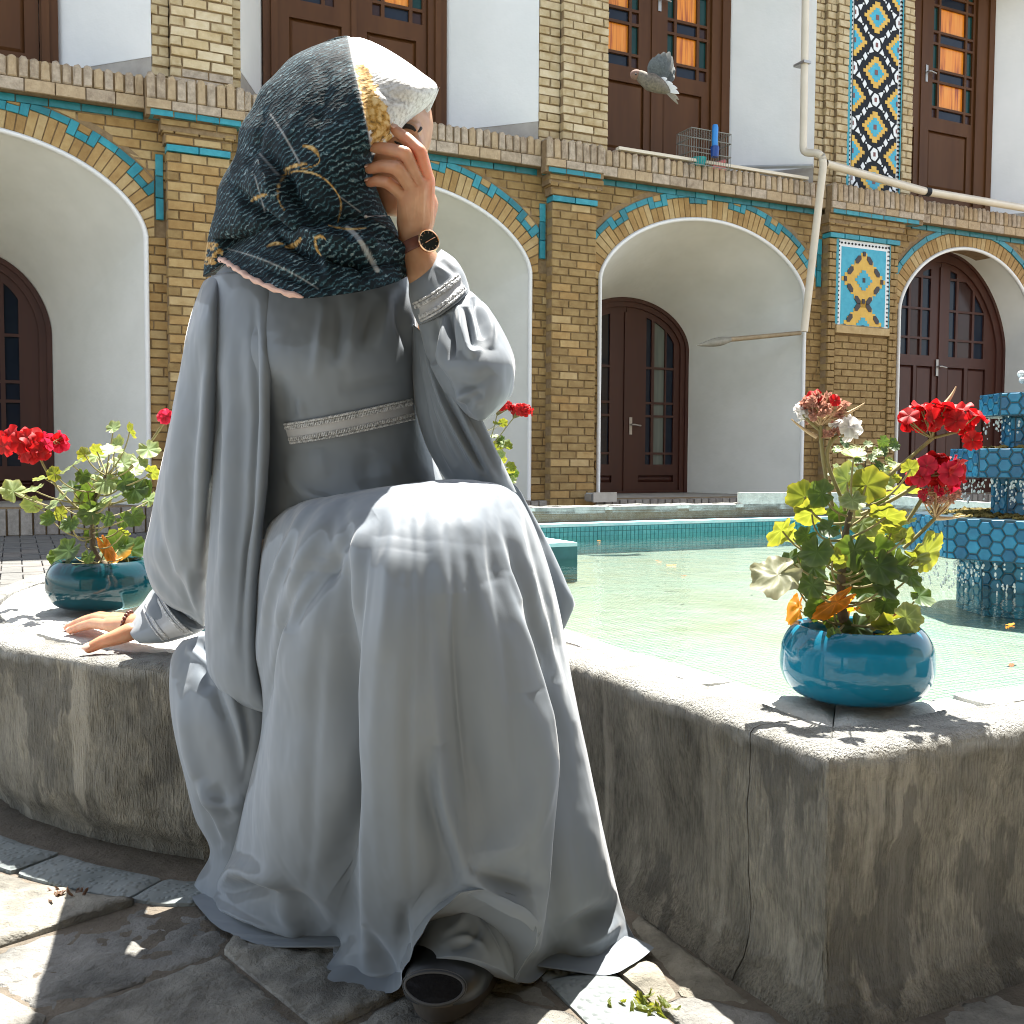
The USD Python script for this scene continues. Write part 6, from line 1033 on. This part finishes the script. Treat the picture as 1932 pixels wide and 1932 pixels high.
def scarf_tint(V):
    q = proj(V); sx = np.interp(q[:, 1], seam[:, 1], seam[:, 0]); white = np.clip((q[:, 0] - sx) / 3 + .5, 0, 1) * (q[:, 1] < 292)
    n1 = meshkit.fbm(np.c_[q * .16, np.zeros(len(q))], 2, 3); gold = shapely.contains(flower.buffer(0), shapely.points(q + (n1[:, None] - .5) * 22)).astype(float) * white
    for w_, pl in GOLD: d, _, al = seg_dist(q, spline(np.array([(*p, 0) for p in pl], float), 20)[:, :2]); gold = np.maximum(gold, np.clip((w_ * np.sin(np.clip(al, .08, .92) * np.pi) ** .5 * .5 - d) / 1.2 + .45, 0, 1) * .85)
    g2 = np.clip((np.hypot((q[:, 0] - 395) / 26, (q[:, 1] - 478) / 22) < 1) * (n1 > .42), 0, 1); gold = np.maximum(gold, g2 * .8)
    ln = np.zeros(len(q))
    for w_, pl in WHITE_L: d, _, al = seg_dist(q, spline(np.array([(*p, 0) for p in pl], float), 16)[:, :2] if len(pl) > 2 else np.array(pl, float)); ln = np.maximum(ln, np.clip((w_ - d) / 2.5 + .2, 0, 1) * .45)
    return np.stack([white, gold, ln], 1)
def scarf_mat():
    n = {'a': ('attribute', {'attribute': 'tint'}), 's': ('separate_color', {}), 'g': ('geometry', {}), 'mp': ('mapping', {'rotation': (0, .55, 0)}), 'wv': ('wave_texture', {'bands_direction': 'z', 'scale': 46, 'distortion': 7.0, 'detail': 3, 'detail_scale': 2.2, 'detail_roughness': .6}), 'mp3': ('mapping', {'rotation': (0, -.5, 0), 'scale': (60, 60, 210)}), 'wn': ('noise_texture', {'scale': 1.0, 'detail': 3, 'roughness': .6, 'distortion': .6}), 'w': ('math', {'math_type': 'multiply'}), 'lg': ('noise_texture', {'scale': 16, 'detail': 3}), 'ad': ('math', {'math_type': 'multiply_add', 'value2': .30, 'value3': -.15}), 'sm': ('math', {'math_type': 'add'}),
         'r': ('rgb_ramp', {'ramp': [(.13, (.002, .007, .011)), (.31, (.004, .016, .023)), (.43, (.013, .043, .058)), (.54, (.055, .11, .133)), (.67, (.21, .27, .285))]}),
         'sp': ('noise_texture', {'scale': 210, 'detail': 3}), 'rw': ('rgb_ramp', {'ramp': [(.32, (.34, .34, .33)), (.46, (.48, .485, .485)), (.6, (.56, .57, .57))]}), 'gn': ('noise_texture', {'scale': 150, 'detail': 4}), 'rg': ('rgb_ramp', {'ramp': [(.32, (.12, .07, .02)), (.48, (.44, .25, .06)), (.64, (.62, .46, .22))]}),
         'm1': ('mix', {}), 'm2': ('mix', {}), 'm3': ('mix', {'color2': (.55, .56, .56)}), 'b': ('bump', {'strength': .35, 'distance': .0025}), 'p': ('principled_bsdf', {'roughness': .8, 'specular_ior_level': .2})}
    l = [('a.color', 's.color'), ('g.position', 'mp.vector'), ('mp.vector', 'wv.vector'), ('g.position', 'mp3.vector'), ('mp3.vector', 'wn.vector'), ('wv.fac', 'w.value1'), ('wn.fac', 'w.value2'), ('g.position', 'lg.vector'), ('lg.fac', 'ad.value1'), ('ad.value', 'sm.value1'), ('w.value', 'sm.value2'), ('sm.value', 'r.fac'), ('g.position', 'sp.vector'), ('sp.fac', 'rw.fac'), ('g.position', 'gn.vector'), ('gn.fac', 'rg.fac'), ('s.r', 'm1.fac'), ('r.color', 'm1.color1'), ('rw.color', 'm1.color2'), ('s.b', 'm3.fac'), ('m1.color', 'm3.color1'), ('s.g', 'm2.fac'), ('m3.color', 'm2.color1'), ('rg.color', 'm2.color2'), ('m2.color', 'p.base_color'), ('w.value', 'b.height'), ('b.normal', 'p.normal')]
    return usdkit.material(stage, L('printed_scarf'), n, l, surface='p.BSDF')
SCARF = scarf_mat(); PINK = mat('pink_scarf_hem', (.52, .33, .27), (.62, .42, .35), 40, .8, .4, 200, .002)
for k_, r_ in enumerate(H_rows):
    d_ = [0, 0, -3, 3, -3, 4, -2, -4, 3, 5, -4, -5, 4, 0, 0][k_]; p_ = r_[0][0]; r_[0][0] = (p_[0] + d_, p_[1])
def scarf_piece(name, rows, nu, nv, st, parent, back):
    me, G = loft(rows, nu, nv, st, back=back); return obj(name, me, SCARF, parent, smooth=True, colors=scarf_tint(me.vertices)), G
scarf, HG = scarf_piece('headscarf', H_rows, 240, 220, H_st, woman, .10)
_, NG = scarf_piece('scarf_drape', N_rows, 220, 90, N_st, scarf, .06); scarf_piece('scarf_tail', E_rows, 60, 60, [('r', 7, 9, [(420, 390), (415, 450), (400, 510)]), ('r', -7, 7, [(440, 390), (435, 440), (420, 480)])], scarf, .03)
fl_m, _ = loft([([(796, 202), (812, 184), (829, 165)], 1.44, 1.45, .004), ([(797, 214), (810, 200), (824, 180)], 1.445, 1.455, .006), ([(797, 229), (803, 220), (816, 197)], 1.45, 1.46, .004)], 16, 12, back=.006)
obj('scarf_visor', fl_m, SCARF, scarf, smooth=True, colors=np.tile([1.0, 0, 0], (len(fl_m.vertices), 1)))
hem = np.array([on_surface(NG, x, y - 2) for x, y in [(414, 492), (450, 512), (500, 540), (540, 555), (572, 562)]]); hs = spline(hem, 40); hs = hs + (EYE - hs) / np.linalg.norm(EYE - hs, axis=1, keepdims=True) * .002 + np.c_[np.zeros(40), np.zeros(40), .0008 * np.sin(np.arange(40) * 1.9)]
obj('scarf_hem', tube(hs, np.r_[.001, np.full(38, .0036) + .0008 * np.sin(np.arange(38) * 1.3), .001], 8), PINK, scarf, smooth=True)
pin = np.array([on_surface(HG, x, y) for x, y in ((690, 409), (727, 408))]); obj('scarf_pin', [tube(pin + (EYE - pin) * .006, .0011, 6), M(trimesh.creation.icosphere(1, .0026).vertices + pin[0] + (EYE - pin[0]) * .006, trimesh.creation.icosphere(1, .0026).faces)], METAL, scarf, smooth=True)
# the body: one continuous skin
def px(x, y, Y): return atY(x, y, Y)
bones = []
def chain(pts):                                                        # (point, radius)
    for (a, ra), (b, rb) in zip(pts[:-1], pts[1:]): bones.append((a, ra, b, rb))
def unit_ball(n): return m3.Manifold.sphere(1.0, n)
BALL = unit_ball(20)
def blob(P, r, sc=(1, 1, 1)): return BALL.scale([r * s for s in sc]).translate(list(map(float, P)))
hip, chest, neck = px(640, 1080, 1.54), px(620, 680, 1.51), px(640, 470, 1.51)
chain([(hip, .105), (px(630, 880, 1.53), .085), (chest, .088), (px(630, 560, 1.52), .07), (neck, .048), (px(665, 360, 1.50), .05)])
sh1, sh2 = px(420, 580, 1.545), px(765, 590, 1.525)
chain([(chest, .075), (sh1, .038), (px(350, 960, 1.63), .030), (px(352, 1110, 1.69), .024), (px(305, 1162, 1.70), .020), (px(262, 1184, 1.702), .019)])
W1 = px(782, 462, 1.372); el = px(905, 728, 1.352)
chain([(chest, .07), (sh2, .036), (el, .026), (px(822, 560, 1.372), .029), (W1, .0215)])
chain([(hip, .095), (px(560, 1090, 1.45), .08), (px(690, 1010, 1.285), .052), (px(700, 1500, 1.33), .045), (px(715, 1770, 1.33), .032)])
chain([(hip, .095), (px(760, 1090, 1.45), .08), (px(890, 990, 1.26), .050), (px(880, 1500, 1.27), .045), (px(868, 1800, 1.24), .032)])
parts = [m3.Manifold.batch_hull([blob(a, ra), blob(b, rb)]) for a, ra, b, rb in bones]
# head: skull, cheeks, jaw, nose
hull = lambda *bs: m3.Manifold.batch_hull([blob(p, r) for p, r in bs])
hd = px(705, 235, 1.475)
head_parts = [hull((hd, .085), (px(655, 230, 1.49), .08)), hull((hd, .08), (px(742, 240, 1.445), .040), (px(757, 234, 1.438), .028), (px(735, 318, 1.44), .044)), hull((px(735, 318, 1.44), .043), (px(745, 370, 1.435), .028), (px(760, 385, 1.438), .016), (px(720, 350, 1.45), .035)),
    hull((px(780, 258, 1.415), .009), (px(801, 307, 1.400), .0078), (px(784, 308, 1.418), .014)), hull((px(784, 345, 1.420), .011), (px(772, 352, 1.425), .014), (px(780, 362, 1.423), .010)), hull((px(760, 245, 1.408), .010), (px(778, 245, 1.410), .010), (px(784, 242, 1.43), .010))]
parts += head_parts
hm = m3.Manifold.batch_boolean(head_parts, m3.OpType.Add).refine_to_length(.006).to_mesh(); ht = trimesh.Trimesh(hm.vert_properties[:, :3], hm.tri_verts, process=True); trimesh.smoothing.filter_taubin(ht, lamb=.5, nu=.52, iterations=9)
# raised hand
def finger(pts, rs): return [hull((a, ra), (b, rb)) for (a, ra), (b, rb) in zip(zip(pts[:-1], rs[:-1]), zip(pts[1:], rs[1:]))]
fing = {'index': [(806, 340, 1.345), (793, 287, 1.326), (767, 261, 1.333), (746, 246, 1.345)], 'middle': [(791, 349, 1.338), (765, 290, 1.318), (732, 281, 1.330), (702, 278, 1.343)], 'ring': [(779, 358, 1.337), (750, 316, 1.317), (721, 313, 1.330), (697, 319, 1.343)], 'pinky': [(764, 372, 1.342), (732, 344, 1.326), (711, 341, 1.335), (697, 345, 1.344)]}
mc = {'index': (801, 420, 1.372), 'middle': (788, 430, 1.368), 'ring': (775, 430, 1.366), 'pinky': (766, 425, 1.370)}
FP = {k: [px(*p) for p in v] for k, v in fing.items()}
for k in fing:
    r0 = .0095 if k != 'pinky' else .0083; parts += finger(FP[k], [r0, r0 * .94, r0 * .84, r0 * .68]); parts.append(hull((FP[k][0], r0 * 1.12), (px(*mc[k]), .0125)))
K_ = list(fing)
for a, b in zip(K_[:-1], K_[1:]): parts.append(hull((FP[a][0], .0098), (FP[b][0], .0098), (px(*mc[a]), .0125), (px(*mc[b]), .0125)))
parts.append(hull((px(800, 425, 1.372), .0125), (px(768, 428, 1.369), .0125), (W1, .0205)))
parts += finger([px(800, 425, 1.385), px(812, 385, 1.392), px(800, 352, 1.395), px(786, 335, 1.392)], [.013, .011, .0095, .0075])
# hand resting on the rim
W2 = px(262, 1180, 1.70)
rim = {'index': [(205, 1180, 1.735), (176, 1176, 1.775), (154, 1182, 1.80), (133, 1189.5, 1.815)], 'middle': [(209, 1172, 1.76), (178, 1167, 1.80), (150, 1175, 1.835), (127, 1184.5, 1.85)], 'ring': [(212, 1167, 1.78), (188, 1163, 1.82), (160, 1170, 1.86), (140, 1177.5, 1.885)], 'pinky': [(216, 1166, 1.80), (196, 1164, 1.84), (176, 1168, 1.87), (160, 1173, 1.895)]}
RP = {k: [px(*p) for p in v] for k, v in rim.items()}
for k in rim:
    r0 = .0100 if k != 'pinky' else .0085; parts += finger(RP[k], [r0, r0 * .94, r0 * .84, r0 * .68]); parts.append(hull((RP[k][0], r0 * 1.15), (W2, .019)))
for a, b in zip(list(rim)[:-1], list(rim)[1:]): parts.append(hull((RP[a][0], .0105), (RP[b][0], .0105), (W2, .017)))
parts += finger([px(246, 1192, 1.675), px(216, 1204, 1.665), px(190, 1212, 1.660), px(168, 1223, 1.655)], [.0155, .0128, .0105, .0085])
body = m3.Manifold.batch_boolean(parts, m3.OpType.Add).refine_to_length(.006)
bm = body.to_mesh(); bt = trimesh.Trimesh(bm.vert_properties[:, :3], bm.tri_verts, process=True)
trimesh.smoothing.filter_taubin(bt, lamb=.5, nu=.52, iterations=9)
def skin_mat(name, c0, c1):
    n = {'g': ('geometry', {}), 'n': ('noise_texture', {'scale': 55, 'detail': 5}), 'r': ('rgb_ramp', {'ramp': [(.3, c0), (.7, c1)]}), 'at': ('attribute', {'attribute': 'tint'}), 'mt': ('mix', {'mix_type': 'multiply', 'fac': 1.0}), 'w': ('noise_texture', {'scale': 420, 'detail': 3}), 'b': ('bump', {'strength': .18, 'distance': .001}), 'p': ('principled_bsdf', {'roughness': .45, 'subsurface_weight': .15, 'subsurface_radius': (1, .35, .2), 'subsurface_scale': .006})}
    return usdkit.material(stage, L(name), n, [('g.position', 'n.vector'), ('n.fac', 'r.fac'), ('r.color', 'mt.color1'), ('at.color', 'mt.color2'), ('mt.color', 'p.base_color'), ('g.position', 'w.vector'), ('w.fac', 'b.height'), ('b.normal', 'p.normal')], surface='p.BSDF')
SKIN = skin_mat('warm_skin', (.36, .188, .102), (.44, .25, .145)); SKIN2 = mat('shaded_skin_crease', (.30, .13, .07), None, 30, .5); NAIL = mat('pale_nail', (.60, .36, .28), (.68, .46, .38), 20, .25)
jt = np.array([p for P in list(FP.values()) + list(RP.values()) for p in P]); jr = np.array([w for P in list(FP.values()) + list(RP.values()) for w in (.6, .8, .6, 1.0)])
dd = np.linalg.norm(bt.vertices[:, None] - jt[None], axis=2); red = np.clip((np.exp(-(dd / .009) ** 2) * jr).sum(1), 0, 1)[:, None]; mott = (meshkit.fbm(bt.vertices * 90, 3, 4)[:, None] - .5)
obj('body', bt, SKIN, woman, smooth=True, colors=1 + red * np.array([.06, -.20, -.20]) + mott * np.array([.10, .22, .22]))
def on_skin(x, y):
    o = EYE[None]; d = ray(x, y)[None]; loc, _, _ = ht.ray.intersects_location(o, d, multiple_hits=False); return loc[0] if len(loc) else None
def lash(pts, r, name, m, lift=.0006):
    P = [on_skin(x, y) for x, y in pts]; P = [p + (EYE - p) / np.linalg.norm(EYE - p) * lift for p in P if p is not None]
    if len(P) > 2: s = spline(P, 16); obj(name, tube(s, r * np.sin(np.linspace(.25, np.pi - .12, 16)) ** .6, 6), m, woman, smooth=True)
HAIR = mat('black_brow_hair', (.010, .008, .007), (.02, .016, .014), 200, .7, .5, 500, .001)
lash([(751, 249), (757, 242), (766, 237), (776, 239), (785, 247)], .0026, 'eyebrow', HAIR, .0002); lash([(754, 246), (765, 240), (776, 242), (783, 248)], .0022, 'eyebrow', HAIR, .0002); lash([(788, 249), (792, 245), (795, 240)], .0024, 'eyebrow', HAIR, .0002)
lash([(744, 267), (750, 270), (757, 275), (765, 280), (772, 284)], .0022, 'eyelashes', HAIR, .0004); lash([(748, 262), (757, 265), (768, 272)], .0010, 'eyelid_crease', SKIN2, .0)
for P in list(FP.values()) + list(RP.values()):
    t, d = P[3], P[3] - P[2]; d /= np.linalg.norm(d); v = EYE - t; v -= d * (v @ d); v = v / np.linalg.norm(v) * .5 + np.array([0, 0, 1.0]) * .8; v -= d * (v @ d); v /= np.linalg.norm(v); s = np.cross(d, v)
    b = trimesh.creation.icosphere(2, 1); q = b.vertices * [.0065, .0046, .0016]; obj('nail', M(t + d * .0015 + v * .0052 + q[:, :1] * d + q[:, 1:2] * s + q[:, 2:] * v, b.faces), NAIL, woman, smooth=True)
t, d = px(168, 1223, 1.655), px(168, 1223, 1.655) - px(190, 1212, 1.660); d /= np.linalg.norm(d); v = np.array([.1, -.6, .8]); v -= d * (v @ d); v /= np.linalg.norm(v); s = np.cross(d, v); b = trimesh.creation.icosphere(2, 1); q = b.vertices * [.0085, .0062, .0018]
obj('nail', M(t + d * .001 + v * .0072 + q[:, :1] * d + q[:, 1:2] * s + q[:, 2:] * v, b.faces), NAIL, woman, smooth=True)
# watch, bracelet
LEATHER = mat('brown_leather', (.07, .018, .010), (.12, .035, .02), 60, .45, .3, 200, .001); BLACKL = mat('black_leather', (.008, .009, .010), (.014, .016, .017), 40, .36, .25, 160, .0012); GOLDM = mat('rose_gold', (.80, .52, .33), None, 9, .18, metallic=1.0); DIAL = mat('black_dial', (.010, .012, .010), None, 9, .2)
wc = px(782, 466, 1.372); e1 = px(810, 453, 1.372) - px(752, 480, 1.372); e1 /= np.linalg.norm(e1); e2 = np.array([0, 1.0, 0]); e2 -= e1 * (e2 @ e1); e2 /= np.linalg.norm(e2); e3 = np.cross(e1, e2)
th = np.linspace(0, 2 * np.pi, 60, endpoint=False); ring = np.stack([.0245 * np.cos(th), .0235 * np.sin(th)], 1); V = []
for o, h in ((0, -.0075), (.0022, -.0066), (.0024, .0), (.0022, .0066), (0, .0075)): k = 1 + o / .024; V.append(wc + ring[:, :1] * k * e1 + ring[:, 1:] * k * e2 + h * e3)
strap = obj('watch_strap', M(np.concatenate(V), grid_faces(5, 60, True)), LEATHER, woman, smooth=True)
dn = np.array([.50, -.86, .12]); dn /= np.linalg.norm(dn); dc = px(808, 455, 1.349); a1 = np.cross([0, 0, 1.0], dn); a1 /= np.linalg.norm(a1); a2 = np.cross(dn, a1)
def disc(prof, m, name, par, off=0): l = lathe(prof, 40); v = l.vertices; return obj(name, M(dc + v[:, :1] * a1 + v[:, 1:2] * a2 + (v[:, 2:] + off) * dn, l.faces), m, par, smooth=40)
wt = disc([(0, -.003), (.0135, -.003), (.0150, -.001), (.0152, .002), (.0140, .0032), (.0132, .0026)], GOLDM, 'watch', woman); disc([(0, .0016), (.0134, .0016)], DIAL, 'dial', wt)
hands = []
for a, l in ((.55, .0105), (.55 + math.pi, .006)): d_ = math.cos(a) * a1 + math.sin(a) * a2; hands.append(tube([dc + dn * .0022, dc + dn * .0022 + d_ * l], .00045, 4))
for i in range(12): d_ = math.cos(i * math.pi / 6) * a1 + math.sin(i * math.pi / 6) * a2; hands.append(tube([dc + dn * .002 + d_ * .0100, dc + dn * .002 + d_ * .0122], .0003, 4))
obj('watch_hands', hands, GOLDM, wt)
bc = px(240, 1180, 1.715); obj('bracelet', [M(trimesh.creation.icosphere(1, .0036).vertices + bc + np.array([.004 * math.sin(a), .021 * math.cos(a), .017 * math.sin(a) + .006]), trimesh.creation.icosphere(1, .0036).faces) for a in np.linspace(0, 6.28, 18)], LEATHER, woman, smooth=True)
# shoe: black peep-toe wedge, pointing at the viewer
def X0(Y): return -.076 + .16 * (Y - 1.12)
def vault(Ys, ws, hs, z0, bulge=0.0):
    th = np.linspace(np.pi, 0, 40); V = []
    for Y, w_, h in zip(Ys, ws, hs): V.append(np.stack([X0(Y) + w_ * np.cos(th), Y + bulge * (np.sin(th) ** 2) * (Y < 1.16), z0 + h * np.sin(th) ** .8], 1))
    return np.array(V)
Ys = np.r_[np.linspace(1.100, 1.128, 12), np.linspace(1.134, 1.30, 22)]; kk = np.sqrt(np.clip((Ys - 1.0995) / .045, 0, 1)); kk = np.where(Ys > 1.1445, 1, np.sqrt(np.clip(1 - (1 - np.clip((Ys - 1.0995) / .045, 0, 1)) ** 2, 0, 1)))
wv_ = np.interp(Ys, [1.10, 1.15, 1.19, 1.24, 1.30], [.046, .049, .052, .049, .043]) * (.25 + .75 * kk); hv_ = np.interp(Ys, [1.10, 1.15, 1.19, 1.24, 1.30], [.034, .044, .052, .058, .066]) * (.05 + .95 * kk)
Vu = vault(Ys, wv_, hv_, .026)
shoe = obj('shoe', M(Vu.reshape(-1, 3), grid_faces(len(Vu), 40)), BLACKL, woman, smooth=True)
def on_vault(ex, ez): t = np.linspace(0, 2 * np.pi, 48); x = X0(1.11) - .006 + ex * np.cos(t); z = .045 + ez * np.sin(t); P = Vu.reshape(-1, 3); P = P[P[:, 1] < 1.17]; k = cKDTree(P[:, [0, 2]]).query(np.c_[x, z])[1]; y = np.minimum(P[k, 1], np.median(P[k, 1]) + .004); return np.c_[x, np.convolve(np.r_[y[-5:-1], y, y[1:5]], np.ones(9) / 9, 'valid'), z]
op = on_vault(.033, .0135); obj('stitching', [tube(op + [0, -.0088, 0], .0018, 6, False), tube(op * [1, 1, 1] + np.c_[np.cos(np.linspace(0, 2 * np.pi, 48)) * .003, np.full(48, -.0075), np.sin(np.linspace(0, 2 * np.pi, 48)) * .003], .0006, 5, False)], mat('dark_stitching', (.05, .05, .05), None, 9, .6), shoe, smooth=True)
cen = op.mean(0) + [0, -.003, 0]; obj('sock', M(np.vstack([op + [0, -.0095, 0], cen + (op - cen) * .6 + [0, -.0125, 0], cen[None] + [0, -.014, 0]]), np.vstack([grid_faces(2, 48), [[48 + i, 48 + (i + 1) % 48, 96] for i in range(48)]])), mat('black_sock', (.006, .006, .007), (.012, .012, .013), 300, .95, .5, 500, .001, specular_ior_level=.1), shoe, smooth=True)
so = Polygon([(X0(1.2 + .1 * math.sin(t)) + .050 * math.cos(t) * (1 + .06 * math.sin(t)), 1.205 + .1 * math.sin(t)) for t in np.linspace(0, 6.28, 50)[:-1]])
sl = trimesh.creation.extrude_polygon(so, .018, engine='earcut'); sl.apply_translation([0, 0, .003]); s2 = trimesh.creation.extrude_polygon(so.buffer(.0015), .005, engine='earcut'); s2.apply_translation([0, 0, .0212]); s3 = trimesh.creation.extrude_polygon(so.buffer(-.004), .002, engine='earcut'); s3.apply_translation([0, 0, .0265])
obj('sole', sl, mat('dark_brown_sole', (.022, .016, .011), (.04, .03, .02), 40, .6, .3, 90, .002), shoe, smooth=30); obj('welt', s2, mat('tan_welt', (.075, .058, .04), None, 30, .7), shoe, smooth=30); obj('insole', s3, BLACKL, shoe)
